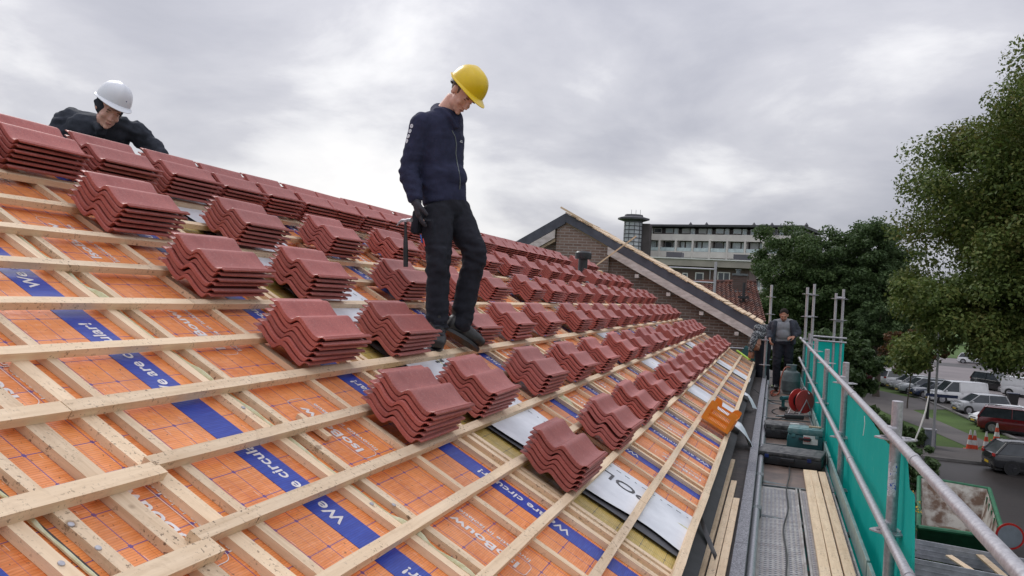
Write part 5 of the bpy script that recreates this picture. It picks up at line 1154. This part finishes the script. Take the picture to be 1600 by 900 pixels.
# blurred rows of further cars seen under the big tree
for lab, xy, m_ in (('white car far beyond the parking area, left of three', (24, 118), white), ('silver car far beyond the parking area, middle of three', (30, 113), silver), ('white van-like car far beyond the parking area, right of three', (36, 106), white)):
    car(lab, 'car', xy, (1, -.3), 4.4, 1.8, 1.6, m_, ws=(.74, .56), rear=(.03, .12))

# ================================================================ street furniture
def cone(px, py, lab):
    c = onz(px, py, GZ+.02); t = thing('traffic_cone', lab, 'traffic cone', c, group='traffic cones on the pavement'); b = MB(); b.box(c+Vector((0, 0, .02)), (.42, .42, .04), bev=.012); b.build('cone_base', M['orange_cone'], t)
    for k in range(4):
        z0, z1 = .04+k*.20, .04+(k+1)*.20; r0, r1 = .155-.13*z0/.85, .155-.13*z1/.85
        b = MB(); b.lathe([(r0, z0), (r1, z1)], c, 20); b.build('cone_band', M['orange_cone'] if k % 2 == 0 else M['white_plastic'], t, smooth=True)
M['orange_cone'] = mat('orange_red_cone', (.78, .085, .025), None, 6, .5, bump=0)
cone(1515, 703, 'taller striped traffic cone, left of the pair on the pavement corner'); cone(1522, 704, 'striped traffic cone just right of the leftmost one'); cone(1540, 706, 'striped traffic cone directly behind the black hatchback tail'); cone(1557, 690, 'farthest striped traffic cone, standing above the black hatchback roof')
def lamp(base, h, lab):
    t = thing('street_lamp', lab, 'street lamp', base); b = MB(); b.tube([base, base+Vector((0, 0, .8)), base+Vector((0, 0, h-.45))], [.09, .085, .055], 12); b.build('pole', M['trim'], t, smooth=True)
    b = MB(); b.lathe([(.06, -.45), (.07, -.30), (.16, -.10), (.50, -.02), (.52, .01), (.30, .05), (.05, .09)], base+Vector((0, 0, h)), 24); b.build('lamp_head', M['trim'], t, smooth=True)
lamp(onz(1448.5, 655, GZ), 4.0, 'slim black street lamp with a flat round head on the grass')
pb = onz(1457, 712, GZ); t = thing('sign_pole', 'tall thin grey pole carrying a blue sign bar on the pavement', 'pole', pb)
b = MB(); b.tube([pb, pb+Vector((0, 0, 1.2)), pb+Vector((.0, 0, 6.0))], [.07, .055, .035], 12); b.build('pole', M['galv'], t, smooth=True)
b = MB(); b.box(pb+Vector((.22, 0, 2.40)), (1.15, .03, .12)); b.build('sign_plate', mat('blue_sign', (.03, .05, .14), None, 5, .5, bump=0), t)
c = onz(1452, 702, GZ); t = thing('utility_box', 'grey utility box standing left of the grey pole', 'utility box', c); b = MB(); b.box(c+Vector((0, 0, .40)), (.42, .34, .80), bev=.02); b.build('box_body', mat('grey_box_paint', (.22, .25, .28), None, 5, .6), t); b = MB(); b.box(c+Vector((0, 0, .83)), (.48, .40, .05), bev=.015); b.build('lid', M['galv'], t)
c = onz(1582, 634, GZ); t = thing('wheelie_bin', 'dark wheelie bin behind the silver hatchback', 'bin', c); b = MB(); b.prism([c+Vector((-.24, -.2, .05)), c+Vector((.24, -.2, .05)), c+Vector((.31, -.24, .78)), c+Vector((-.31, -.24, .78))], (0, .5, 0)); b.build('bin_body', M['trim'], t); b = MB(); b.box(c+Vector((0, 0, .81)), (.70, .60, .07), bev=.03); b.build('lid', navy, t)
# skip
sm = Matrix.Translation((4.35, 22.4, GZ)) @ Matrix.Rotation(math.radians(-8.5), 4, 'Z')
t = thing('skip_container', 'open green waste skip with dirty white inside standing on the road', 'skip', mw=sm)
skg = mat('green_skip_paint', (.012, .10, .045), (.02, .15, .07), 5, .55); ski = mat('dirty_white_skip_inside', (.42, .40, .36), (.12, .07, .045), 2.2, .8, lo=.42, hi=.58, bump=.5)
def skipshell(o, dz, flip):
    lx, ly, h = .80-o, 2.75-o, 1.15
    lo = [(-lx*.80, -ly*.62, .15+dz), (lx*.80, -ly*.62, .15+dz), (lx*.80, ly*.62, .15+dz), (-lx*.80, ly*.62, .15+dz)]; hi_ = [(-lx, -ly, h-.05), (lx, -ly*.95, h-.05), (lx*1.05, ly*.86, h+.05), (-lx, ly, h+.05)]
    return lo+hi_, [(0, 1, 2, 3), (0, 4, 5, 1), (1, 5, 6, 2), (2, 6, 7, 3), (3, 7, 4, 0)]
b = MB(); v_, f_ = skipshell(0, 0, 0); b.add(v_, f_); b.build('skip_body', skg, t, mw=sm)
b = MB(); v2, f_ = skipshell(.06, .05, 0); b.add(v2, f_); b.build('skip_inside', ski, t, mw=sm)
b = MB(); R4 = [Vector(v) for v in v_[4:]]
for i in range(4): 
    p, q = R4[i], R4[(i+1) % 4]; b.tube([p, q], .05, 8)
for s in (-1, 1):
    for yy in (-1.6, -.8, 0, .8, 1.6): b.box((s*.76, yy, .65), (.07, .08, .95))
b.build('rim_and_ribs', skg, t, mw=sm)
b = MB(); b.ell((-.05, .0, .22), (.55, 1.6, .16), n=10); b.build('rubble', mat('brown_rubble', (.20, .13, .08), (.09, .055, .035), 4, .9, bump=.9, bscale=12), t, mw=sm)
# trailer with aluminium sides and planks
tm = Matrix.Translation(onz(1535, 905, GZ+.7)) @ Matrix.Rotation(math.radians(-14), 4, 'Z'); tm = Matrix.Translation((tm.translation.x, tm.translation.y, GZ)) @ Matrix.Rotation(math.radians(-14), 4, 'Z')
t = thing('trailer', 'aluminium sided trailer loaded with boards in front of the green skip', 'trailer', mw=tm); alu = mat('aluminium_board', (.55, .56, .60), (.40, .41, .44), 6, .45, .4, .1)
b = MB(); b.box((0, 0, .62), (2.6, 1.5, .06)); b.build('bed', M['trim'], t, mw=tm)
for (c, d) in (((0, .76, .86), (2.6, .035, .36)), ((0, -.76, .86), (2.6, .035, .36)), ((1.3, 0, .86), (.035, 1.5, .36)), ((-1.3, 0, .86), (.035, 1.5, .36))):
    b = MB(); b.box(c, d); 
    for k in (-.1, 0, .1): b.box((c[0], c[1], c[2]+k), (d[0]+.012, d[1]+.012, .012))
    b.build('side_board', alu, t, mw=tm)
for s in (-1, 1):
    b = MB(); b.lathe([(.05, -.09), (.32, -.09), (.32, .09), (.05, .09)], (.1, s*.90, .32), 24, rot=Matrix.Rotation(math.radians(90), 4, 'X')); b.build('wheel', M['tyre'], t, mw=tm)
for i, (x, a, lab) in enumerate(((-.15, .9, 'pale plank lying in the trailer, left one'), (.25, 1.1, 'grey plank lying in the trailer, right one'))):
    b = MB(); b.box((0, 0, 0), (1.5, .14, .03)); mm_ = tm @ Matrix.Translation((x, 0, .80+.1*i)) @ Matrix.Rotation(-a, 4, 'Z') @ Matrix.Rotation(.1, 4, 'Y'); o = b.build('plank', M['wood_y'] if i == 0 else M['wood_old'], None, mw=mm_); tag(o, lab, 'plank')
# two aluminium sheets leaning beside the trailer
fmw = tm @ Matrix.Translation((1.75, .2, .75)) @ Matrix.Rotation(.25, 4, 'Z'); t = thing('glazed_frame', 'upright pale framed glass panel standing on the right of the trailer', 'frame', mw=fmw)
b = MB(); b.box((0, 0, .45), (.012, 1.5, .9)); b.build('pane', mat('grey_pane', (.12, .15, .16), None, 4, .15, bump=0), t, mw=fmw)
b = MB(); [b.box(c, d) for c, d in (((0, 0, .92), (.05, 1.6, .05)), ((0, 0, -.02), (.05, 1.6, .05)), ((0, .78, .45), (.05, .05, .9)), ((0, -.78, .45), (.05, .05, .9)))]; b.build('frame_bars', alu, t, mw=fmw)
c = dep(1578, 838, 17.0); t = thing('round_sign', 'round grey sign disc with a red rim above the road on the right', 'sign', Vector((c.x, c.y, GZ)))
q = Matrix.Rotation(math.radians(90), 4, 'X'); b = MB(); b.lathe([(.22, -.012), (.262, -.012), (.262, .012), (.22, .012)], c, 32, rot=q); b.build('rim', M['tail'], t); b = MB(); b.lathe([(.01, -.018), (.222, -.018), (.222, .018), (.01, .018)], c, 32, rot=q); b.build('disc', mat('grey_sign_disc', (.20, .23, .26), None, 4, .5), t)
b = MB(); b.tube([Vector((c.x, c.y+.04, GZ)), Vector((c.x, c.y+.04, c.z+.25))], .028, 10); b.build('pole', M['galv_dark'], t)

# ================================================================ trees and shrubs
def leafmat(name, cols, ts=.5):
    m, b = newmat(name); g = nt.nodes.new('ShaderNodeNewGeometry'); f = g.outputs['Random Per Island']; n_ = NOI(coords(), ts, 4, .6)
    k = MA('ADD', MA('MULTIPLY', f, .55), MA('MULTIPLY', MA('SUBTRACT', n_, .28), 1.05)); col = RAMP(k, [(i/(len(cols)-1), c) for i, c in enumerate(cols)])
    SETC(b, col); b.inputs['Roughness'].default_value = .6; b.inputs['Specular IOR Level'].default_value = .3
    tr = nt.nodes.new('ShaderNodeBsdfTranslucent'); nt.links.new(col, tr.inputs[0]); ms = nt.nodes.new('ShaderNodeMixShader'); ms.inputs[0].default_value = .3
    nt.links.new(b.outputs[0], ms.inputs[1]); nt.links.new(tr.outputs[0], ms.inputs[2]); nt.links.new(ms.outputs[0], nt.nodes['Material Output'].inputs[0]); return m
M['bark'] = mat('bark', (.055, .042, .032), (.09, .075, .06), 6, .9, bump=.9, bscale=12)
def leaves(cc, cr, n_each, size, seed):
    g = np.random.default_rng(seed); C_ = np.repeat(cc, n_each, 0); Rr = np.repeat(cr, n_each)
    d = g.normal(size=C_.shape); d /= np.linalg.norm(d, axis=1)[:, None]; rad = g.random(len(C_))**.45
    P = C_+d*(rad*Rr)[:, None]*np.array([1, 1, .72]); n_ = d*.8+g.normal(size=P.shape)*.75+np.array([0, 0, .5]); n_ /= np.linalg.norm(n_, axis=1)[:, None]
    a = np.cross(n_, g.normal(size=P.shape)); a /= np.linalg.norm(a, axis=1)[:, None]; b_ = np.cross(n_, a); s = size*(.6+.8*g.random(len(P)))[:, None]
    V = np.stack([P-a*s, P-b_*s*.55+n_*s*.12, P+a*s, P+b_*s*.55+n_*s*.12], 1).reshape(-1, 3); return V
def leaf_object(name, V, m, parent):
    me = bpy.data.meshes.new(name); n = len(V)//4; me.vertices.add(len(V)); me.vertices.foreach_set('co', V.astype(np.float32).ravel()); me.loops.add(len(V)); me.loops.foreach_set('vertex_index', np.arange(len(V), dtype=np.int32)); me.polygons.add(n); me.polygons.foreach_set('loop_start', np.arange(0, len(V), 4, dtype=np.int32)); me.polygons.foreach_set('loop_total', np.full(n, 4, dtype=np.int32)); me.update(); me.validate(); me.materials.append(m); return place(name, me, parent)
def tree(lab, base, cz, rad, nc, nl, size, m, seed, name='tree', cat='tree', trunk=.28, low=-.75, group=None, lump=.30, limbs=14, sparse=.35, extra=()):
    base = Vector(base); g = np.random.default_rng(seed); t = thing(name, lab, cat, base, group=group); c = Vector((base.x, base.y, cz)); rad = np.array(rad)
    cc = []; cr = []
    while len(cc) < nc:
        d = g.normal(size=3); d /= np.linalg.norm(d)
        if d[2] < low: continue
        k = (g.random()**sparse)*(1+lump*(noise.noise(Vector(d*2.1)+Vector((seed, 0, 0)))*1.6)); cc.append(np.array(c)+d*rad*k*.90); cr.append(rad.mean()*(.10+.11*g.random()))
    for p_, r_ in extra: cc.append(np.array(p_)); cr.append(r_)
    cc = np.array(cc); cr = np.array(cr); V = leaves(cc, cr, nl, size, seed); leaf_object('crown', V, m, t)
    b = MB(); top = c+Vector((0, 0, rad[2]*.45)); b.tube([base-Vector((0, 0, .2)), base+Vector((0, 0, .4)), base.lerp(c, .5)+Vector((.1, 0, 0)), c, top], [trunk*1.35, trunk, trunk*.85, trunk*.55, trunk*.15], 10)
    idx = g.choice(nc, size=min(limbs, nc), replace=False)
    for i in idx:
        e = Vector(cc[i]); s = base.lerp(c, .55+.5*g.random()); b.tube([s, s.lerp(e, .5)+Vector((0, 0, .15*rad[2]*g.random())), e], [trunk*.42, trunk*.22, trunk*.07], 6)
    b.build('trunk', M['bark'], t, smooth=True); return t
Lbig = leafmat('autumn_green_leaves', [(.045, .078, .020), (.078, .120, .028), (.120, .165, .038), (.17, .185, .048), (.20, .13, .05)]); Ldark = leafmat('dark_green_leaves', [(.034, .062, .025), (.058, .100, .037), (.088, .140, .050), (.115, .165, .060)]); Lmid = leafmat('mid_green_leaves', [(.032, .062, .022), (.055, .098, .032), (.085, .132, .042), (.11, .155, .055)]); Lrust = leafmat('rusty_leaves', [(.04, .035, .015), (.07, .05, .02), (.14, .06, .025), (.20, .07, .03)])
def at_ground(px, d): p = dep(px, 500, d); return Vector((p.x, p.y, GZ))
def zpx(px, py, d): return dep(px, py, d).z
gx = np.random.default_rng(5); EX = [(dep(x_, 470+gx.uniform(-30, 70+38*math.sin(x_*.045)+gx.uniform(-14, 14)), 33+gx.uniform(-3, 4)), gx.uniform(.35, .85)) for x_ in gx.uniform(1412, 1660, 165)]
b0 = at_ground(1692, 33); tree('huge broad tree with yellowing leaves filling the right edge', b0, zpx(1692, 335, 33), (6.5, 6.6, 7.4), 640, 460, .078, Lbig, 11, 'broad_tree', trunk=.42, low=-.92, limbs=50, lump=.30, extra=EX)
b0 = at_ground(1250, 62); tree('rounded dark green tree left of the two behind the scaffold end', b0, zpx(1250, 455, 62), (4.6, 4.2, 5.2), 260, 330, .10, Lmid, 13, 'dark_tree', trunk=.30, low=-.9, limbs=20)
b0 = at_ground(1350, 60); tree('tall rounded dark tree right of the two behind the scaffold end', b0, zpx(1350, 448, 60), (3.7, 3.8, 5.2), 240, 330, .10, Ldark, 14, 'dark_tree', trunk=.30, low=-.9, limbs=20)
b0 = at_ground(1295, 70); tree('dark tree filling the gap between the two rounded trees', b0, zpx(1300, 500, 70), (5.5, 4, 4.4), 170, 170, .17, Ldark, 15, 'dark_tree', trunk=.3, low=-.95)
b0 = at_ground(1425, 50); tree('small tree with rusty brown leaves at the lawn edge', b0, zpx(1430, 548, 50), (1.9, 1.7, 1.45), 70, 150, .08, Lrust, 16, 'small_tree', trunk=.04, low=-.95)
b0 = at_ground(1375, 56); tree('dark low tree between the scaffold and the parked cars', b0, zpx(1375, 515, 56), (2.8, 2.6, 1.9), 110, 220, .09, Ldark, 17, 'dark_tree', trunk=.2, low=-.95)
for k, (px_, d, s, lab) in enumerate(((1215, 46, 2.6, 'dark shrub mass behind the walking man'), (1262, 44, 2.4, 'dark shrub mass behind the far scaffold posts'), (1318, 46, 2.5, 'dark shrub mass right of the far scaffold posts'))):
    b0 = at_ground(px_, d); tree(lab, b0, GZ+s*.9, (2.3, 1.8, s), 80, 130, .12, Ldark, 30+k, 'shrub', 'shrub', trunk=.08, low=-.6, group='dark shrubs behind the scaffold')
for k, (px_, d, s, lab, m_) in enumerate(((1378, 31, 1.15, 'leafy green shrub behind the near netting', Lmid), (1418, 36, .45, 'green shrub by the footpath left of the grey pole', Lmid), (1352, 30, 1.3, 'dark shrub hidden behind the middle of the netting', Ldark), (1418, 24.5, 1.15, 'dark climbing shrub at the edge of the netting left of the skip', Ldark))):
    b0 = at_ground(px_, d); tree(lab, b0, GZ+s*.9, (1.3, 1.1, s), 60, 110, .07, m_, 50+k, 'shrub', 'shrub', trunk=.05, low=-.6)
b0 = at_ground(1420, 19.5); tree('flowering shrub with small yellow blossoms below the netting edge', b0, GZ+.75, (.55, .5, .75), 40, 90, .045, Lmid, 60, 'flowering_shrub', 'shrub', trunk=.03, low=-.6)
V = leaves(np.array([np.array((b0.x+random.uniform(-.45, .5), b0.y+random.uniform(-.5, .2), GZ+random.uniform(.9, 1.6))) for _ in range(50)]), np.full(50, .06), 5, .028, 3)
fl = [o for o in COL.objects if o.name.startswith('flowering_shrub')][0]; leaf_object('blossoms', V, mat('yellow_petals', (.65, .42, .02), None, 5, .6, bump=0), fl)
b0 = at_ground(1458, 17.6); tree('loose green shrub in front of the trailer at the bottom edge', b0, GZ+.55, (.75, .6, .62), 40, 90, .05, Lmid, 61, 'shrub', 'shrub', trunk=.03, low=-.6)
b0 = at_ground(1590, 160); tree('far green tree seen beyond the parking area', b0, GZ+4, (9, 5, 4.5), 80, 120, .35, Lmid, 62, 'far_tree', 'tree', trunk=.3, low=-.9)
b0 = at_ground(1440, 170); tree('far dark tree line behind the rusty tree', b0, GZ+5, (12, 5, 5.5), 100, 130, .38, Ldark, 63, 'far_tree', 'tree', trunk=.3, low=-.9)

# ================================================================ apartment block
conc = mat('pale_grey_concrete', (.72, .68, .65), (.62, .58, .56), .6, .8); darkw = mat('dark_brown_cladding', (.085, .072, .074), (.06, .05, .052), .8, .7); roofm = mat('dark_roof_edging', (.075, .075, .085), None, .8, .6)
pl = dep(1000, 470, 137); pr_ = dep(1246, 485, 124); ux = Vector((pr_.x-pl.x, pr_.y-pl.y, 0)); LB = ux.length; ux.normalize(); uy = Vector((-ux.y, ux.x, 0))
am = Matrix(((ux.x, uy.x, 0, pl.x), (ux.y, uy.y, 0, pl.y), (0, 0, 1, 0), (0, 0, 0, 1)))
apt = thing('apartment_block', 'grey apartment block with recessed balconies and a round glazed stair tower', 'apartment block', mw=am @ Matrix.Translation((LB/2, 5, GZ)))
HT = 11.95
b = MB(); b.box((LB/2, 7.5, (HT-.6+GZ)/2), (LB, 12, HT-.6-GZ)); b.build('wall', darkw, apt, mw=am)
b = MB(); b.box((LB/2-.1, 6.5, HT-.15), (LB+.7, 13.6, .30)); b.build('roof', roofm, apt, mw=am)
lv = [(9.45, 10.45), (6.80, 7.75), (3.95, 4.9), (1.1, 2.05), (-1.75, -.8), (-4.6, -3.65)]
for z0, z1 in lv:
    b = MB(); b.box((LB/2, .25, (z0+z1)/2), (LB, .3, z1-z0)); b.build('balcony_front', conc, apt, mw=am); b = MB(); b.box((LB/2, 1.0, z0+.12), (LB, 1.5, .2)); b.build('balcony_slab', conc, apt, mw=am)
nb_ = 9; bw_ = LB/nb_
for i in range(nb_+1):
    b = MB(); b.box((min(max(i*bw_, .15), LB-.15), .75, (GZ+9.6)/2), (.28, 1.5, 9.6-GZ)); b.build('party_wall', conc, apt, mw=am)
cur = mat('pale_curtain', (.62, .64, .64), None, 2, .7, bump=0)
for r_, (za, zb_) in enumerate(((10.55, 11.6), (7.8, 9.5), (4.95, 6.75), (2.1, 3.9), (-.75, 1.05))):
    for i in range(nb_):
        x0 = i*bw_; rr = random.Random(i*7+r_)
        segs_ = ((.5, 1.9, 'w'), (2.1, 2.9, 'd')) if rr.random() < .6 else ((.4, 1.1, 'd'), (1.35, 2.8, 'w'))
        for a, c_, kk in segs_:
            xa, xb = x0+a/3.1*bw_, x0+c_/3.1*bw_; z0_ = za+(.15 if kk == 'w' else .0)
            b = MB(); b.box(((xa+xb)/2, 1.42, (z0_+zb_-.15)/2), (xb-xa, .12, zb_-.15-z0_)); w_ = b.build('window', M['white_plastic'], apt, mw=am)
            b = MB(); b.box(((xa+xb)/2, 1.34, (z0_+zb_-.15)/2), (xb-xa-.14, .06, zb_-.29-z0_)); b.build('pane', [M['glass_pale'], M['glass'], cur][rr.randrange(3)] if kk == 'w' else M['glass_pale'], w_, mw=am)
        if r_ > 0:
            b = MB(); b.box((x0+bw_/2, .12, za+.25), (bw_*.86, .03, .55)); b.build('balcony_glass', M['glass_pale'], apt, mw=am)
for x in (5.6, 8.3, 16.0, 18.8, 24):
    if x < LB: b = MB(); b.lathe([(.26, 0), (.22, .5), (.34, .55), (.10, .9), (.02, 1.0)], (x, 6, HT), 10); b.build('roof_vent', roofm, apt, mw=am)
b = MB(); b.box((LB-1.2, 8, HT+.0), (2.4, 9, .5)); b.build('roof_house', darkw, apt, mw=am)
tc = dep(983, 470, 133); 
b = MB(); b.tube([(tc.x, tc.y, GZ), (tc.x, tc.y, 12.1)], 1.38, 32); tw = b.build('stair_tower', mat('silvery_cladding', (.55, .58, .61), (.38, .40, .43), .6, .4, .2), apt, smooth=True)
b = MB()
for k in range(24): b.lathe([(1.40, -.06), (1.44, -.06), (1.44, .06), (1.40, .06)], (tc.x, tc.y, 11.8-k*.62), 32)
for k in range(10): a = k*math.pi/5; b.box((tc.x+1.42*math.cos(a), tc.y+1.42*math.sin(a), 3.3), (.07, .07, 17))
b.build('glazing_bars', roofm, tw); b = MB(); b.lathe([(1.5, 11.9), (2.5, 12.2), (2.5, 12.45), (1.5, 12.7), (1.4, 13.0), (.1, 13.05)], (tc.x, tc.y, 0), 8); b.build('tower_roof', roofm, tw)
b = MB(); b.box((tc.x+1.9, tc.y+1.5, 3.0), (1.3, 2.5, 17.4)); b.build('lift_shaft', darkw, apt)
for dx in (-.4, .3, 1.0):
    b = MB(); b.tube([(tc.x+dx, tc.y, 13), (tc.x+dx, tc.y, 13.8)], .03, 5); b.build('aerial', roofm, tw)
# lower brick building with a cream roof edge
q0 = dep(905, 470, 92); q1 = dep(1168, 480, 86); ux = Vector((q1.x-q0.x, q1.y-q0.y, 0)); L2 = ux.length; ux.normalize(); uy = Vector((-ux.y, ux.x, 0)); bm_ = Matrix(((ux.x, uy.x, 0, q0.x), (ux.y, uy.y, 0, q0.y), (0, 0, 1, 0), (0, 0, 0, 1)))
lo = thing('brick_building', 'low brown brick building with cream roof band and white framed windows', 'building', mw=bm_ @ Matrix.Translation((L2/2, 4, GZ)))
b = MB(); b.box((L2/2, 5, (3.55+GZ)/2), (L2, 10, 3.55-GZ)); b.build('wall', M['brick_far'], lo, mw=bm_)
b = MB(); b.box((L2/2, 4.8, 3.95), (L2+.8, 11, .70)); b.build('roof_band', mat('cream_roof_band', (.40, .37, .32), None, .8, .7), lo, mw=bm_); b = MB(); b.box((L2/2, 4.8, 4.36), (L2+.9, 11.2, .12)); b.build('roof_edge', M['white_plastic'], lo, mw=bm_)
def win(xpx, w, z0, z1, muntin=1):
    x = (xpx-905)/(1168-905)*L2; b = MB(); b.box((x, -.02, (z0+z1)/2), (w, .10, z1-z0)); w_ = b.build('window', M['white_plastic'], lo, mw=bm_)
    k = muntin
    for i in range(k): ww = (w-.10*(k+1))/k; b = MB(); b.box((x-w/2+.10+ww/2+i*(ww+.10), -.08, (z0+z1)/2), (ww, .03, z1-z0-.2)); b.build('pane', M['glass'], w_, mw=bm_)
win(1072, .55, 1.95, 2.9); win(1094, .85, 1.1, 3.0, 1); win(1130.5, 1.25, 1.05, 3.15, 2); win(1016, .85, 1.1, 3.0, 1); win(1040, .85, 1.1, 3.0)
for xpx in (1043, 1150): x = (xpx-905)/(1168-905)*L2; b = MB(); b.box((x, 5, 4.8), (1.7, 1.6, .9)); b.build('roof_box', roofm, lo, mw=bm_)
b = MB(); b.tube([((1110-905)/263*L2, -.1, GZ), ((1110-905)/263*L2, -.1, 3.5)], .06, 8); b.build('downpipe', M['galv'], lo, mw=bm_)
# tiled house in front of it
rA, rB = dep(1040, 441, 43), dep(1181, 441, 43); eB = dep(1197, 503, 37.5); eA = eB+(rA-rB)*1.1
th_ = thing('tiled_house', 'low house with weathered orange brown pantile roof beyond the gable', 'house', Vector(((rA.x+rB.x)/2, (rA.y+rB.y)/2+1, GZ)))
def pantile():
    b = MB(); nu, nv = 180, 20; vs = []; U = (rB-rA); 
    nrm = (rB-rA).cross(eA-rA).normalized(); nrm = nrm if nrm.z > 0 else -nrm
    for j in range(nv):
        for e in (0, 1):
            v = (j+e)/nv; A = rA.lerp(eA, v); B2 = rB.lerp(eB, v)
            for i in range(nu+1): u = i/nu; vs.append(A.lerp(B2, u)+nrm*(.035*math.sin(u*2*math.pi*22)+(.05 if e else .0)+.008*noise.noise(Vector((u*60, j*1.0, 0)))))
    n = nu+1; fs = [(r_*n+i, r_*n+i+1, (r_+1)*n+i+1, (r_+1)*n+i) for r_ in range(nv*2-1) for i in range(nu)]; b.add(vs, fs); return b
m, bb = newmat('weathered_pantiles'); v = coords(); f = NOI(v, 3.5, 3, .6); g = NOI(v, .7, 4); SETC(bb, MIX(RAMP(f, [(.40, (0, 0, 0)), (.60, (1, 1, 1))]), MIX(g, (.22, .085, .05), (.15, .06, .045)), (.075, .042, .038))); bb.inputs['Roughness'].default_value = .85
pantile().build('roof', m, th_)
b = MB(); b.tube([rA+Vector((0, 0, .03)), rB+Vector((0, 0, .03))], .10, 10); b.build('ridge', m, th_)
b = MB(); zz = eB.z-.1; b.add([(eA.x, eA.y+.3, GZ), (eB.x-.15, eB.y+.3, GZ), (eB.x-.15, eB.y+.3, zz), (eA.x, eA.y+.3, zz), (rA.x, rA.y+5, GZ), (rB.x-.15, rB.y+5, GZ), (rB.x-.15, rB.y+5, zz), (rA.x, rA.y+5, zz), (rB.x-.15, rB.y, rB.z-.15), (rA.x, rA.y, rA.z-.15)], [(0, 1, 2, 3), (1, 5, 6, 8, 2), (5, 4, 7, 6), (6, 7, 9, 8), (4, 0, 3, 9, 7), (2, 8, 9, 3)]); b.build('wall', M['brick_red'], th_)
cc = dep(1156, 440, 42); b = MB(); b.box((cc.x, cc.y+.0, cc.z-.15), (.66, .5, .95)); ch = b.build('chimney', M['brick_far'], th_); b = MB(); b.box((cc.x, cc.y, cc.z+.34), (.76, .6, .10)); b.lathe([(.10, .38), (.10, .55), (.14, .56), (.14, .60)], (cc.x-.1, cc.y, cc.z), 12); b.build('chimney_pot', M['galv_dark'], ch); b = MB(); b.box((cc.x, cc.y-.1, cc.z-.55), (1.05, .75, .18)); b.build('lead_collar', M['galv_dark'], ch)
c2 = dep(1162, 458, 40); b = MB(); b.tube([c2-Vector((0, 0, .4)), c2+Vector((0, 0, .5))], .07, 10); b.box(c2-Vector((0, 0, .2)), (.5, .4, .12)); b.build('vent_pipe', M['black_plastic'], th_)
# far scaffold tubes beyond the gable
s0 = dep(1117, 440, 30); fs_ = thing('far_scaffold', 'single grey scaffold standard with a cross tube beyond the gable roof', 'scaffold', (s0.x, s0.y, GZ))
b = MB(); b.tube([(s0.x, s0.y, GZ), (s0.x, s0.y, dep(1117, 409, 30).z)], .05, 10); b.build('post', M['galv'], fs_, smooth=True)
for py_ in (421, 442): z_ = dep(1117, py_, 30).z; b = MB(); b.tube([(s0.x, s0.y, z_), (s0.x-2.6, s0.y+.4, z_+.02)], .03, 8); b.build('rail', M['galv'], fs_, smooth=True)
